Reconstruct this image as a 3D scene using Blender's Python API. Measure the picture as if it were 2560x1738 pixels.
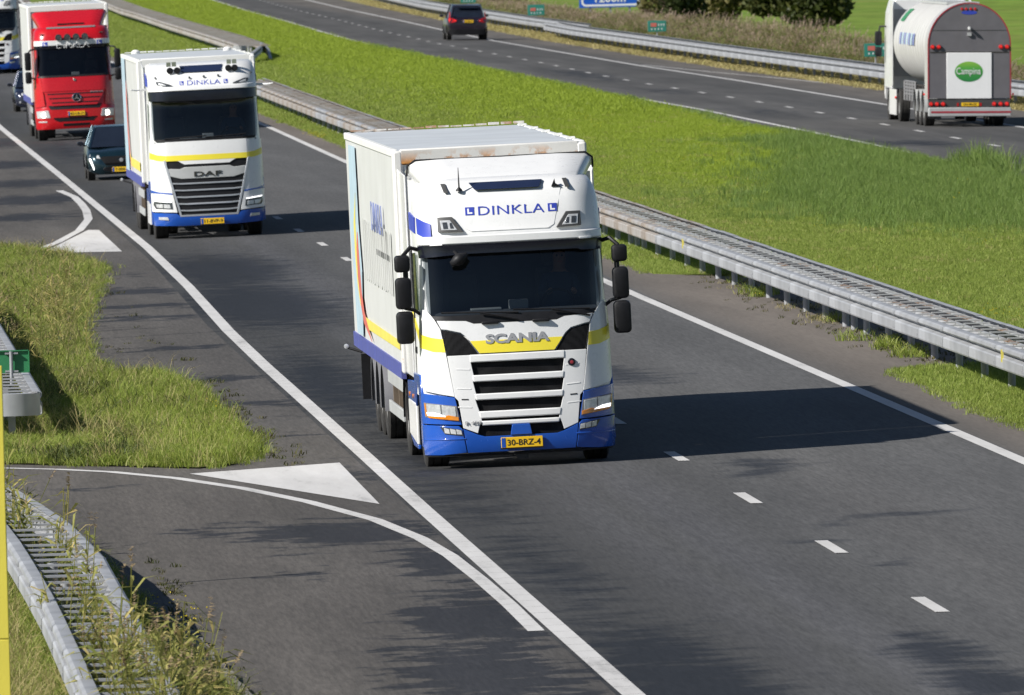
import bpy, bmesh, math, random
import numpy as np
from mathutils import Vector, Matrix

for o in list(bpy.data.objects): bpy.data.objects.remove(o, do_unlink=True)
SC = bpy.context.scene
COL = SC.collection
R = math.radians

# ------------------------------------------------------------------ camera
CAM_H = 7.37; F_PX = 32000.0 / 2560.0      # focal length in picture widths
TILT, YAW, ROLL = R(2.013), R(3.33), R(1.5)
r0 = Vector((math.cos(YAW), -math.sin(YAW), 0))
fw = Vector((math.sin(YAW)*math.cos(TILT), math.cos(YAW)*math.cos(TILT), -math.sin(TILT)))
u0 = r0.cross(fw)
Rv = math.cos(ROLL)*r0 - math.sin(ROLL)*u0
Uv = math.sin(ROLL)*r0 + math.cos(ROLL)*u0
cam = bpy.data.cameras.new('camera'); camo = bpy.data.objects.new('camera', cam); COL.objects.link(camo)
camo.matrix_world = Matrix(((Rv.x, Uv.x, -fw.x, 0), (Rv.y, Uv.y, -fw.y, 0), (Rv.z, Uv.z, -fw.z, CAM_H), (0, 0, 0, 1)))
cam.sensor_width = 36; cam.lens = 36*F_PX; cam.clip_start = 1; cam.clip_end = 9000
cam.dof.use_dof = True; cam.dof.focus_distance = 166.0; cam.dof.aperture_fstop = 12.5
SC.camera = camo
SC.cycles.max_bounces = 7; SC.cycles.diffuse_bounces = 3; SC.cycles.glossy_bounces = 3; SC.cycles.transmission_bounces = 4; SC.cycles.transparent_max_bounces = 10
SC.render.resolution_x, SC.render.resolution_y = 1024, 695

# ------------------------------------------------------------------ light
LDIR = Vector((5.12, 2.2, -4.0)).normalized()          # direction sunlight travels
world = bpy.data.worlds.new('World'); SC.world = world; world.use_nodes = True
wn = world.node_tree.nodes; wn.clear()
sky = wn.new('ShaderNodeTexSky'); sky.sky_type = 'NISHITA'; sky.sun_disc = False
sky.sun_elevation = math.asin(-LDIR.z); sky.sun_rotation = math.atan2(-LDIR.x, -LDIR.y)
sky.air_density = 0.8; sky.dust_density = 0.25; sky.ozone_density = 2.0
bg = wn.new('ShaderNodeBackground'); bg.inputs[1].default_value = 0.05
wo = wn.new('ShaderNodeOutputWorld')
world.node_tree.links.new(sky.outputs[0], bg.inputs[0]); world.node_tree.links.new(bg.outputs[0], wo.inputs[0])
sun = bpy.data.lights.new('sun', 'SUN'); sun.energy = 5.0; sun.angle = R(0.55); sun.color = (1.0, 0.965, 0.905)
suno = bpy.data.objects.new('sun', sun); COL.objects.link(suno)
suno.rotation_euler = LDIR.to_track_quat('-Z', 'Y').to_euler(); suno.location = (-60, 100, 80)
SC.view_settings.view_transform = 'Standard'; SC.view_settings.look = 'None'
SC.view_settings.exposure = 0.45; SC.view_settings.gamma = 1; SC.view_settings.use_curve_mapping = False

# ------------------------------------------------------------------ helpers
RNG = np.random.default_rng(7); random.seed(7)

def tag(o, label=None, cat=None, group=None, kind=None):
    if label: o['label'] = label
    if cat: o['category'] = cat
    if group: o['group'] = group
    if kind: o['kind'] = kind
    return o
def empty(name, loc=(0, 0, 0), rot=(0, 0, 0), **k):
    o = bpy.data.objects.new(name, None); COL.objects.link(o); o.location = loc; o.rotation_euler = rot
    o.empty_display_size = 0.2
    return tag(o, **k)
def place(name, me, parent=None, loc=(0, 0, 0), rot=(0, 0, 0), scl=(1, 1, 1), **k):
    o = bpy.data.objects.new(name, me); COL.objects.link(o)
    o.location = loc; o.rotation_euler = rot; o.scale = scl
    if parent is not None: o.parent = parent
    return tag(o, **k)
def copy_tree(o, parent=None):
    c = o.copy(); COL.objects.link(c); c.parent = parent
    for ch in list(o.children): copy_tree(ch, c)
    return c

class MB:
    """collects vertices and faces of one mesh"""
    def __init__(s): s.v = []; s.f = []
    def add(s, vs, fs):
        n = len(s.v); s.v += [tuple(p) for p in vs]; s.f += [tuple(i+n for i in f) for f in fs]; return s
    def box(s, x0, x1, y0, y1, z0, z1):
        vs = [(x, y, z) for z in (z0, z1) for y in (y0, y1) for x in (x0, x1)]
        return s.add(vs, [(0, 2, 3, 1), (4, 5, 7, 6), (0, 1, 5, 4), (2, 6, 7, 3), (0, 4, 6, 2), (1, 3, 7, 5)])
    def frus(s, c, a, b, h, ax='z'):   # box tapering from half sizes a to b along an axis
        vs = []
        for k, (hs, t) in enumerate(((a, 0), (b, h))):
            for p in ((-1, -1), (1, -1), (1, 1), (-1, 1)):
                q = (p[0]*hs[0], p[1]*hs[1], t)
                if ax == 'y': q = (q[0], q[2], q[1])
                if ax == 'x': q = (q[2], q[0], q[1])
                vs.append((c[0]+q[0], c[1]+q[1], c[2]+q[2]))
        return s.add(vs, [(3, 2, 1, 0), (4, 5, 6, 7), (0, 1, 5, 4), (1, 2, 6, 5), (2, 3, 7, 6), (3, 0, 4, 7)])
    def tube(s, pts, r, n=8, cap=True):
        pts = [Vector(p) for p in pts]; rs = r if isinstance(r, (list, tuple)) else [r]*len(pts)
        rings = []
        for i, p in enumerate(pts):
            d = (pts[min(i+1, len(pts)-1)]-pts[max(i-1, 0)]).normalized()
            a = d.cross(Vector((0, 0, 1)));
            if a.length < .05: a = d.cross(Vector((1, 0, 0)))
            a.normalize(); b = d.cross(a)
            rings.append([p+rs[i]*(math.cos(t)*a+math.sin(t)*b) for t in [2*math.pi*k/n for k in range(n)]])
        return s.loft(rings, closed=True, cap=cap)
    def loft(s, rings, closed=False, cap=False):
        n = len(rings[0]); vs = [p for r in rings for p in r]; fs = []
        for i in range(len(rings)-1):
            for j in range(n if closed else n-1):
                k = (j+1) % n; fs.append((i*n+j, i*n+k, (i+1)*n+k, (i+1)*n+j))
        if cap: fs += [tuple(range(n))[::-1], tuple(range((len(rings)-1)*n, len(rings)*n))]
        return s.add(vs, fs)
    def lathe(s, prof, n=24, c=(0, 0, 0), ax='x'):
        rings = []
        for k in range(n):
            t = 2*math.pi*k/n
            if ax == 'x': rings.append([(c[0]+a, c[1]+r*math.cos(t), c[2]+r*math.sin(t)) for a, r in prof])
            elif ax == 'y': rings.append([(c[0]+r*math.cos(t), c[1]+a, c[2]+r*math.sin(t)) for a, r in prof])
            else: rings.append([(c[0]+r*math.cos(t), c[1]+r*math.sin(t), c[2]+a) for a, r in prof])
        return s.loft(rings+[rings[0]])
    def extr(s, poly, y0, y1, ax='y'):   # polygon (a,b) extruded along an axis
        n = len(poly); vs = []
        for t in (y0, y1):
            for a, b in poly: vs.append({'y': (a, t, b), 'x': (t, a, b), 'z': (a, b, t)}[ax])
        fs = [tuple(range(n)), tuple(range(2*n-1, n-1, -1))]+[(i, i+n, (i+1) % n+n, (i+1) % n) for i in range(n)]
        return s.add(vs, fs)
    def mesh(s, name, mat, smooth=None):
        me = bpy.data.meshes.new(name); me.from_pydata(s.v, [], s.f)
        bm = bmesh.new(); bm.from_mesh(me); bmesh.ops.remove_doubles(bm, verts=bm.verts, dist=1e-5)
        bmesh.ops.recalc_face_normals(bm, faces=bm.faces); bm.to_mesh(me); bm.free()
        if mat is not None: me.materials.append(mat)
        if smooth:
            me.shade_smooth(); me.set_sharp_from_angle(angle=R(smooth))
        return me
    def build(s, name, mat, parent=None, smooth=None, bev=0, **k):
        o = place(name, s.mesh(name, mat, smooth), parent, **k)
        if bev: bevel(o, bev)
        return o
def bevel(o, w, seg=2, ang=35):
    m = o.modifiers.new('bevel', 'BEVEL'); m.width = w; m.segments = seg; m.limit_method = 'ANGLE'; m.angle_limit = R(ang)
    m.use_clamp_overlap = True
    for p in o.data.polygons: p.use_smooth = True
    o.data.set_sharp_from_angle(angle=R(50))

# ------------------------------------------------------------------ materials
def newmat(name):
    m = bpy.data.materials.new(name); m.use_nodes = True; nt = m.node_tree
    return m, nt, nt.nodes['Principled BSDF']
def nd(nt, typ, **k):
    n = nt.nodes.new(typ)
    for a, v in k.items():
        if a == 'inp':
            for i, val in v.items(): n.inputs[i].default_value = val
        else: setattr(n, a, v)
    return n
def noise(nt, scale, detail=3, rough=.55, co='Object', stretch=None, dist=0):
    tc = nd(nt, 'ShaderNodeTexCoord'); mp = nd(nt, 'ShaderNodeMapping')
    if stretch: mp.inputs['Scale'].default_value = stretch
    n = nd(nt, 'ShaderNodeTexNoise', inp={'Scale': scale, 'Detail': detail, 'Roughness': rough, 'Distortion': dist})
    nt.links.new(tc.outputs[co], mp.inputs[0]); nt.links.new(mp.outputs[0], n.inputs['Vector'])
    return n.outputs['Fac']
def ramp(nt, src, stops):
    r = nd(nt, 'ShaderNodeValToRGB'); e = r.color_ramp.elements
    while len(e) < len(stops): e.new(.5)
    for i, (p, c) in enumerate(stops):
        e[i].position = p; e[i].color = (*c, 1) if len(c) == 3 else c
    nt.links.new(src, r.inputs[0]); return r.outputs[0]
def mixc(nt, fac, a, b, mode='MIX'):
    m = nd(nt, 'ShaderNodeMix', data_type='RGBA', blend_type=mode)
    for sock, v in ((0, fac), (6, a), (7, b)):
        if hasattr(v, 'is_linked') or hasattr(v, 'links'): nt.links.new(v, m.inputs[sock])
        elif sock == 0: m.inputs[0].default_value = v
        else: m.inputs[sock].default_value = (*v, 1)
    return m.outputs[2]
def g3(v): return (v, v, v)
def paint(name, col, rough=.35, metal=0, var=.08, scale=2.5, dirt=0, dirtcol=(.13, .11, .09), coat=0, bump=0, bscale=40, spec=.5):
    m, nt, b = newmat(name)
    c2 = tuple(x*(1-var) for x in col); c1 = tuple(min(1, x*(1+var*.5)) for x in col)
    c = ramp(nt, noise(nt, scale, 4), [(.3, c2), (.7, c1)])
    if dirt:
        f = ramp(nt, noise(nt, scale*1.7, 6, .7, stretch=(1, 1, .35)), [(.42, g3(0)), (.75, g3(dirt))])
        c = mixc(nt, f, c, dirtcol)
    nt.links.new(c, b.inputs['Base Color'])
    rr = nd(nt, 'ShaderNodeMapRange', inp={3: max(0.02, rough-.08), 4: min(1, rough+.12)})
    nt.links.new(noise(nt, scale*4, 3), rr.inputs[0]); nt.links.new(rr.outputs[0], b.inputs['Roughness'])
    b.inputs['Metallic'].default_value = metal; b.inputs['Coat Weight'].default_value = coat
    b.inputs['Coat Roughness'].default_value = .08; b.inputs['Specular IOR Level'].default_value = spec
    if bump:
        bp = nd(nt, 'ShaderNodeBump', inp={'Strength': bump, 'Distance': .01})
        nt.links.new(noise(nt, bscale, 4), bp.inputs['Height']); nt.links.new(bp.outputs[0], b.inputs['Normal'])
    return m
def glow(name, col, strength):
    m, nt, b = newmat(name); b.inputs['Base Color'].default_value = (*col, 1)
    b.inputs['Emission Color'].default_value = (*col, 1); b.inputs['Emission Strength'].default_value = strength
    b.inputs['Roughness'].default_value = .2
    return m
def glassm(name, tint, rough=.02, ior=1.52, dark=0.0):
    m, nt, b = newmat(name); nt.nodes.remove(b); out = nt.nodes['Material Output']
    fr = nd(nt, 'ShaderNodeFresnel', inp={0: ior}); tr = nd(nt, 'ShaderNodeBsdfTransparent'); gl = nd(nt, 'ShaderNodeBsdfGlossy')
    tr.inputs[0].default_value = (*tint, 1); gl.inputs['Roughness'].default_value = rough
    mx = nd(nt, 'ShaderNodeMixShader')
    ge = nd(nt, 'ShaderNodeNewGeometry'); iv = nd(nt, 'ShaderNodeMath', operation='SUBTRACT', inp={0: 1.0}); nt.links.new(ge.outputs['Backfacing'], iv.inputs[1])
    mu = nd(nt, 'ShaderNodeMath', operation='MULTIPLY'); nt.links.new(fr.outputs[0], mu.inputs[0]); nt.links.new(iv.outputs[0], mu.inputs[1])
    nt.links.new(mu.outputs[0], mx.inputs[0]); nt.links.new(tr.outputs[0], mx.inputs[1]); nt.links.new(gl.outputs[0], mx.inputs[2])
    nt.links.new(mx.outputs[0], out.inputs[0])
    return m
def meshgrille(name, col=(.012, .012, .013), holes=55):
    m, nt, b = newmat(name); b.inputs['Roughness'].default_value = .6; b.inputs['Specular IOR Level'].default_value = .12
    tc = nd(nt, 'ShaderNodeTexCoord'); v = nd(nt, 'ShaderNodeTexVoronoi', inp={'Scale': holes, 'Randomness': .15})
    nt.links.new(tc.outputs['Object'], v.inputs['Vector'])
    nt.links.new(ramp(nt, v.outputs['Distance'], [(.25, tuple(c*.15 for c in col)), (.5, tuple(c*1.1 for c in col))]), b.inputs['Base Color'])
    return m
def foliage(name, a, b_, trans=.35, rough=.55, c=None):
    m, nt, b = newmat(name); oi = nd(nt, 'ShaderNodeObjectInfo')
    gm = nd(nt, 'ShaderNodeNewGeometry')
    f = nd(nt, 'ShaderNodeMath', operation='MULTIPLY_ADD', inp={1: .3}); nt.links.new(oi.outputs['Random'], f.inputs[0])
    h = nd(nt, 'ShaderNodeMath', operation='MULTIPLY', inp={1: .7}); nt.links.new(gm.outputs['Random Per Island'], h.inputs[0]); nt.links.new(h.outputs[0], f.inputs[2]); h = f
    stops = [(.2, a), (.8, b_)] if c is None else [(.15, a), (.62, b_), (.9, c)]
    cc = ramp(nt, h.outputs[0], stops); nt.links.new(cc, b.inputs['Base Color']); b.inputs['Roughness'].default_value = rough
    b.inputs['Specular IOR Level'].default_value = .25
    t = nd(nt, 'ShaderNodeBsdfTranslucent'); nt.links.new(cc, t.inputs[0]); mx = nd(nt, 'ShaderNodeMixShader', inp={0: trans})
    out = nt.nodes['Material Output']
    nt.links.new(b.outputs[0], mx.inputs[1]); nt.links.new(t.outputs[0], mx.inputs[2]); nt.links.new(mx.outputs[0], out.inputs[0])
    return m

def asphalt(name, stops, patch=.25, grain=.3, rag=2.6, edge=(.40, .56), tint=(1.18, 1.14, 1.10)):
    """stops: colour across the road (world x mapped 0..1 over 0..50 m), plus stains, tyre streaks and grain"""
    m, nt, b = newmat(name); tc = nd(nt, 'ShaderNodeTexCoord'); sx = nd(nt, 'ShaderNodeSeparateXYZ')
    nt.links.new(tc.outputs['Object'], sx.inputs[0])
    wob = nd(nt, 'ShaderNodeMath', operation='MULTIPLY_ADD', inp={1: .24, 2: -.12})
    nt.links.new(noise(nt, .12, 2, stretch=(1, .25, 1)), wob.inputs[0])
    xx = nd(nt, 'ShaderNodeMath', operation='ADD'); nt.links.new(sx.outputs[0], xx.inputs[0]); nt.links.new(wob.outputs[0], xx.inputs[1])
    sc = nd(nt, 'ShaderNodeMath', operation='MULTIPLY', inp={1: 1/50.}); nt.links.new(xx.outputs[0], sc.inputs[0])
    c = ramp(nt, sc.outputs[0], [(x/50., g) for x, g in stops])
    # long soft stains lying along the road, then broad patches, then stone grain
    f1 = ramp(nt, noise(nt, 1.1, 5, .6, stretch=(1, .05, 1)), [(.35, g3(1-patch)), (.68, g3(1+patch*.7))])
    c = mixc(nt, 1.0, c, f1, 'MULTIPLY')
    f2 = ramp(nt, noise(nt, .22, 5, .65, stretch=(1, .22, 1), dist=.6), [(.38, g3(1-patch*.6)), (.66, g3(1.0+patch*.3))])
    c = mixc(nt, 1.0, c, f2, 'MULTIPLY')
    f3 = ramp(nt, noise(nt, 22, 3, .8, stretch=(1, .05, 1)), [(.25, g3(1-grain)), (.75, g3(1+grain))])
    c = mixc(nt, 1.0, c, f3, 'MULTIPLY'); c = mixc(nt, 1.0, c, tint, 'MULTIPLY')
    at = nd(nt, 'ShaderNodeAttribute', attribute_name='damp')        # damp patches: darker, a little smoother, ragged outline
    nz = nd(nt, 'ShaderNodeMath', operation='MULTIPLY_ADD', inp={1: rag, 2: -rag/2}); nt.links.new(noise(nt, 1.1, 8, .70), nz.inputs[0])
    ad = nd(nt, 'ShaderNodeMath', operation='ADD'); nt.links.new(at.outputs['Fac'], ad.inputs[0]); nt.links.new(nz.outputs[0], ad.inputs[1])
    wet = ramp(nt, ad.outputs[0], [(edge[0], g3(0)), (edge[1], g3(1))])
    gate = nd(nt, 'ShaderNodeMath', operation='GREATER_THAN', inp={1: .03}); nt.links.new(at.outputs['Fac'], gate.inputs[0])
    wet = mixc(nt, 1.0, wet, gate.outputs[0], 'MULTIPLY')
    c = mixc(nt, wet, c, mixc(nt, 1.0, c, (.33, .35, .41), 'MULTIPLY'))
    nt.links.new(c, b.inputs['Base Color']); b.inputs['Specular IOR Level'].default_value = .3
    rg = nd(nt, 'ShaderNodeMapRange', inp={3: .85, 4: .7}); nt.links.new(wet, rg.inputs[0]); nt.links.new(rg.outputs[0], b.inputs['Roughness'])
    return m
def groundmat(name, cols, s=.25, s2=3.0):
    m, nt, b = newmat(name)
    c = ramp(nt, noise(nt, s, 5, .6), [(.3, cols[0]), (.5, cols[1]), (.72, cols[2])])
    f = ramp(nt, noise(nt, s2, 4, .7, stretch=(1, .35, 1)), [(.3, g3(.65)), (.7, g3(1.25))])
    nt.links.new(mixc(nt, 1.0, c, f, 'MULTIPLY'), b.inputs['Base Color']); b.inputs['Roughness'].default_value = .95
    b.inputs['Specular IOR Level'].default_value = .1
    return m
def rustmat(name, base, rust=(.32, .16, .06), lo=.55, hi=.62, scale=3, rough=.5, metal=0, zband=None, stretch=None):
    """painted or galvanised metal with blotches of rust; zband keeps the rust to a height range of the object"""
    m, nt, b = newmat(name)
    c0 = ramp(nt, noise(nt, 1.6, 5, .6), [(.3, tuple(x*.86 for x in base)), (.7, base)])
    f = ramp(nt, noise(nt, scale, 6, .65, stretch=stretch), [(lo, g3(0)), (hi, g3(1))])
    if zband:
        tc = nd(nt, 'ShaderNodeTexCoord'); sx = nd(nt, 'ShaderNodeSeparateXYZ'); nt.links.new(tc.outputs['Object'], sx.inputs[0])
        mr = nd(nt, 'ShaderNodeMapRange', inp={1: zband[0], 2: zband[1], 3: 1, 4: 0}); nt.links.new(sx.outputs[2], mr.inputs[0])
        f = mixc(nt, 1.0, f, mr.outputs[0], 'MULTIPLY')
    rc = ramp(nt, noise(nt, scale*5, 4, .7), [(.3, tuple(x*.55 for x in rust)), (.7, tuple(min(1, x*1.5) for x in rust))])
    nt.links.new(mixc(nt, f, c0, rc), b.inputs['Base Color']); b.inputs['Roughness'].default_value = rough; b.inputs['Metallic'].default_value = metal
    return m

M = dict(
    white=paint('white_paint', (.78, .78, .775), .28, var=.03, coat=.4, dirt=.05),
    white_lo=paint('white_paint_low', (.80, .80, .78), .3, var=.05, coat=.3, dirt=.12),
    boxwhite=paint('box_white', (.58, .585, .575), .45, var=.06, dirt=.2, dirtcol=(.40, .39, .36), scale=.9),
    boxwhite2=paint('box_white_clean', (.78, .78, .75), .4, var=.05, dirt=.12, dirtcol=(.4, .38, .33), scale=.9),
    boxroof=paint('box_roof', (.52, .55, .58), .5, var=.12, scale=.8, dirt=.2, dirtcol=(.35, .34, .3)),
    rustwhite=rustmat('header_rusty', (.72, .71, .68), (.46, .21, .06), .47, .53, 2.4, .45, zband=(3.93, 4.09), stretch=(1, .4, 1)),
    rustpost=rustmat('post_rusty', (.76, .75, .72), (.36, .2, .09), .56, .62, 4, .45, zband=(1.3, 1.9)),
    rustroof=rustmat('roof_edge_rusty', (.72, .70, .66), (.34, .2, .12), .42, .55, 2.2, .6),
    blue=paint('blue_paint', (.012, .085, .43), .22, var=.06, coat=.6),
    blue_fade=paint('blue_faded', (.20, .24, .46), .5, var=.1),
    blue_dec=paint('blue_decal', (.035, .06, .40), .4, var=.05),
    blue_rail=paint('blue_rail', (.075, .09, .33), .45, var=.15, dirt=.25),
    yellow=paint('yellow_stripe', (.86, .72, .05), .35, var=.03, coat=.2),
    yellow_dec=paint('yellow_decal', (.72, .62, .12), .5, var=.08, dirt=.12),
    lightblue=paint('light_blue_decal', (.42, .55, .63), .5, var=.08, dirt=.15),
    red_dec=paint('red_decal', (.56, .14, .11), .5, var=.08),
    faded=paint('faded_grey_decal', (.47, .475, .46), .5, var=.1),
    red=paint('red_paint', (.50, .006, .012), .25, var=.05, coat=.5),
    redline=paint('red_reflective', (.36, .04, .055), .35, var=.2),
    black=paint('black_plastic', (.011, .011, .013), .5, var=.3, scale=8, spec=.3),
    blackgl=paint('black_gloss', (.008, .009, .016), .22, var=.2, coat=.1),
    dgrey=paint('dark_grey_plastic', (.06, .06, .06), .5, var=.2),
    mgrey=paint('mid_grey', (.20, .20, .205), .45, var=.12, dirt=.15),
    lgrey=paint('light_grey', (.42, .43, .43), .45, var=.1, dirt=.15),
    silver=paint('silver_bar', (.55, .56, .58), .3, metal=.6, var=.05),
    lettergrey=paint('letter_grey', (.36, .36, .37), .35, metal=.2, var=.05),
    chrome=paint('chrome', (.75, .76, .78), .08, metal=1, var=.04),
    chassis=paint('chassis_dark', (.035, .032, .03), .7, var=.4, scale=5, dirt=.3),
    chassisb=paint('chassis_brown', (.16, .12, .085), .8, var=.4, scale=5, dirt=.4),
    fender=paint('fender_grey', (.22, .22, .24), .5, var=.1, dirt=.2),
    tyre=paint('tyre', (.02, .019, .018), .85, var=.35, scale=9, dirt=.25, dirtcol=(.09, .08, .07)),
    rim=paint('rim', (.35, .35, .34), .45, metal=.4, var=.2, dirt=.35),
    platey=paint('plate_yellow', (.86, .52, .015), .4, var=.03),
    platetx=paint('plate_text', (.02, .02, .015), .5, var=.05),
    lens=paint('lamp_reflector', (.62, .63, .64), .15, metal=.25, var=.25, scale=30),
    lensdark=paint('lamp_dark', (.10, .11, .12), .12, metal=.5, var=.4, scale=25),
    clear=glassm('lamp_clear', (.93, .94, .95), .02),
    amber=paint('amber_lens', (.75, .24, .01), .15, var=.15, scale=20, coat=.5),
    drl=glow('daytime_light', (1, 1, 1), 1.6),
    headlit=glow('head_light_on', (1, .95, .82), 6.0),
    taillit=glow('tail_light', (.85, .03, .02), .12),
    tailred=paint('tail_lens_red', (.45, .01, .012), .15, var=.2, coat=.5),
    glass=glassm('windscreen_glass', (.40, .43, .45), ior=1.6),
    glassside=glassm('side_glass', (.35, .42, .36)),
    glassdark=paint('tinted_glass', (.012, .016, .026), .06, var=.2, coat=.4),
    sunstrip=paint('roof_glass', (.016, .024, .06), .10, var=.15, coat=.5),
    inter=paint('interior', (.10, .105, .115), .8, var=.2),
    interl=paint('interior_light', (.16, .16, .17), .85, var=.2),
    curtain=paint('curtain', (.20, .21, .24), .9, var=.2),
    skin=paint('skin', (.45, .26, .18), .5, var=.1), shirt=paint('shirt_blue', (.07, .10, .16), .9, var=.15), hair=paint('hair', (.05, .035, .02), .8, var=.2),
    grille=meshgrille('grille_mesh'),
    teal=paint('car_teal', (.010, .032, .045), .25, metal=.55, var=.1, coat=.7),
    navycar=paint('car_navy', (.02, .025, .05), .25, metal=.4, var=.1, coat=.7),
    plum=paint('car_dark', (.022, .014, .026), .28, metal=.4, var=.1, coat=.7),
    tankwhite=paint('tank_white', (.47, .465, .45), .3, var=.05, dirt=.12, scale=.8),
    tankgrey=paint('tank_grey', (.135, .13, .142), .5, var=.12, dirt=.15),
    signgreen=paint('sign_green_back', (.03, .20, .08), .5, var=.1),
    hmgreen=paint('km_sign_green', (.03, .22, .17), .45, var=.1),
    signblue=paint('sign_blue', (.01, .10, .55), .4, var=.05),
    signwhite=paint('sign_white', (.80, .80, .80), .45, var=.04),
    yellowpost=paint('post_yellow', (.82, .70, .10), .5, var=.06, scale=1.2, dirt=.06, bump=.1),
    galv=paint('galvanised', (.36, .37, .39), .5, metal=.15, var=.3, scale=1.2, dirt=.14, dirtcol=(.25, .22, .18)),
    galvgrid=rustmat('galvanised_grid', (.42, .43, .43), (.22, .14, .09), .52, .60, .35, .6, metal=.2),
    galvrust=rustmat('galvanised_rusty', (.40, .39, .385), (.26, .215, .175), .40, .62, .8, .6, metal=.1),
    linewhite=None,
)
def linemat():
    m, nt, b = newmat('road_paint')
    c = ramp(nt, noise(nt, 1.6, 7, .75, stretch=(1, .12, 1)), [(.28, (.30, .295, .29)), (.42, (.50, .49, .48)), (.75, (.62, .61, .60))])
    w = nd(nt, 'ShaderNodeTexCoord'); sx = nd(nt, 'ShaderNodeSeparateXYZ'); nt.links.new(w.outputs['Object'], sx.inputs[0])
    nt.links.new(c, b.inputs['Base Color']); b.inputs['Roughness'].default_value = .7
    return m
M['linewhite'] = linemat()

# ================================================================== THE PLACE
# x across the road (m), y along it away from the camera, z up
def shift(y):     # the road drifts gently to the right far away
    return float(np.interp(y, [0, 650, 720, 790, 870, 948, 1100, 1500, 3000], [0, 0, .6, 1.5, 2.3, 3.4, 5.6, 13, 60]))
def shiftn(y):    # small bow of the near carriageway
    return float(np.interp(y, [0, 225, 270, 350, 430, 650], [0, 0, .3, .38, .5, .5])) + shift(y)
PX = [-400, -60, -8, 3.9, 16.9, 17.6, 23.5, 30.0, 30.4, 40.6, 43, 46, 60, 500, 2500]
PZ = [-.5, -.3, -.16, -.118, .142, .142, .06, .142, .142, -.064, -.10, -.22, -.4, -.4, -.4]
def zg(x, y=0): return float(np.interp(x-shift(y), PX, PZ))

YS = [-300, 40, 80] + list(range(100, 300, 10)) + list(range(300, 700, 25)) + list(range(700, 1200, 50)) + [1300, 1500, 1800, 2200, 3000, 4500]
def sheet(name, xl, xr, ys, dz, mat, nx=1, parent=None, **k):
    """strip of ground between two edges given as functions of y"""
    b = MB(); rows = []
    for y in ys:
        a, c = xl(y), xr(y); xs = [a+(c-a)*i/nx for i in range(nx+1)]
        rows.append([(x, y, zg(x, y)+dz) for x in xs])
    b.loft(rows); o = b.build(name, mat, parent, **k); return o
def K(v): return lambda y: v
def road(name, xl, xr, ys, mat, blobs, nx=18, dy=1.6, ymax=480, **k):
    """asphalt sheet on a fine grid carrying a 'damp' attribute: where the surface is still wet"""
    yy = []
    for a, c in zip(ys, ys[1:]):
        n = max(1, int((c-a)/dy)) if c <= ymax else 1
        yy += [a+(c-a)*i/n for i in range(n)]
    yy.append(ys[-1]); V = []
    for y in yy:
        a, c = xl(y), xr(y); V += [(a+(c-a)*i/nx, y, zg(a+(c-a)*i/nx, y)+.012) for i in range(nx+1)]
    n1 = nx+1; Fc = [(r*n1+i, r*n1+i+1, (r+1)*n1+i+1, (r+1)*n1+i) for r in range(len(yy)-1) for i in range(nx)]
    me = bpy.data.meshes.new(name); me.from_pydata(V, [], Fc); me.materials.append(mat)
    A = np.array(V); d = np.zeros(len(A))
    for bx_, by, rx, ry, st in blobs:
        q = ((A[:, 0]-bx_)/rx)**2+((A[:, 1]-by)/ry)**2; d = np.maximum(d, st*np.exp(-q*.8))
    at = me.attributes.new('damp', 'FLOAT', 'POINT'); at.data.foreach_set('value', d)
    return place(name, me, **k)

G_med = groundmat('soil_green', [(.12, .155, .035), (.16, .195, .045), (.19, .20, .065)], .35, 4)
G_field = groundmat('field_green', [(.115, .19, .03), (.15, .22, .035), (.17, .20, .05)], .03, .5)
b = MB(); rows = []
for y in YS:
    s = shift(y); rows.append([(x+s, y, zg(x+s, y)-.03) for x in PX])
b.loft(rows); ground = b.build('ground', G_field, kind='structure')

A_near = asphalt('asphalt_lanes', [(7.9, g3(.043)), (8.6, g3(.038)), (9.3, g3(.046)), (9.9, (.058, .058, .060)), (10.10, g3(.060)), (10.13, g3(.042)), (10.16, g3(.060)), (10.6, (.066, .066, .069)), (11.3, g3(.060)), (12.0, g3(.069)), (13.0, (.073, .072, .071)), (14.2, g3(.078)), (15.8, g3(.075))], .14, .34, 1.7, (.30, .66), (1.17, 1.16, 1.16))
A_slip = asphalt('asphalt_slip', [(0, (.082, .077, .072)), (4.5, (.080, .075, .070)), (6.2, (.076, .072, .068)), (7.8, (.070, .067, .065))], .20, .36)
A_shold = asphalt('asphalt_shoulder', [(15.8, (.085, .082, .079)), (16.4, (.118, .107, .097)), (18.6, (.138, .122, .108))], .14, .2)
A_far = asphalt('asphalt_far', [(30.4, (.085, .084, .084)), (31.8, g3(.075)), (33, g3(.06)), (34.4, g3(.072)), (35.5, g3(.064)), (37, g3(.058)), (38, g3(.07)), (39, (.088, .083, .078)), (41, (.10, .093, .085))], .22, .14)

ys1 = [60]+list(range(80, 480, 10))+list(range(480, 1300, 40))+[1500, 2000]
near = road('near_carriageway', lambda y: 7.75+shiftn(y), lambda y: 15.83+shiftn(y), ys1, A_near,
    [(8.5, 118, .9, 14, .85), (8.5, 140, .6, 12, .6), (8.5, 165, .8, 20, .6), (8.6, 195, .9, 18, .75), (9.1, 236, 1.5, 16, .9), (9.3, 258, 1.5, 14, .85), (12.2, 194.5, 1.3, 4.2, .9), (12.9, 191, 1.0, 2.0, .6), (12.6, 162.6, .5, 2.0, .8), (12.3, 160, .5, .8, .7), (13.1, 148.6, .8, 1.0, .6),
     (12.2, 147, .4, .8, .6), (11.6, 143.5, .5, .8, .55), (11.15, 122, .45, 3.5, .85), (11.1, 117, .5, 3, .9), (12.0, 138, .4, .8, .5), (9.5, 320, 1.2, 16, .6), (9.4, 390, 1.2, 25, .6), (11.6, 174, .3, 1.2, .5)], 22, kind='structure')
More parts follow.
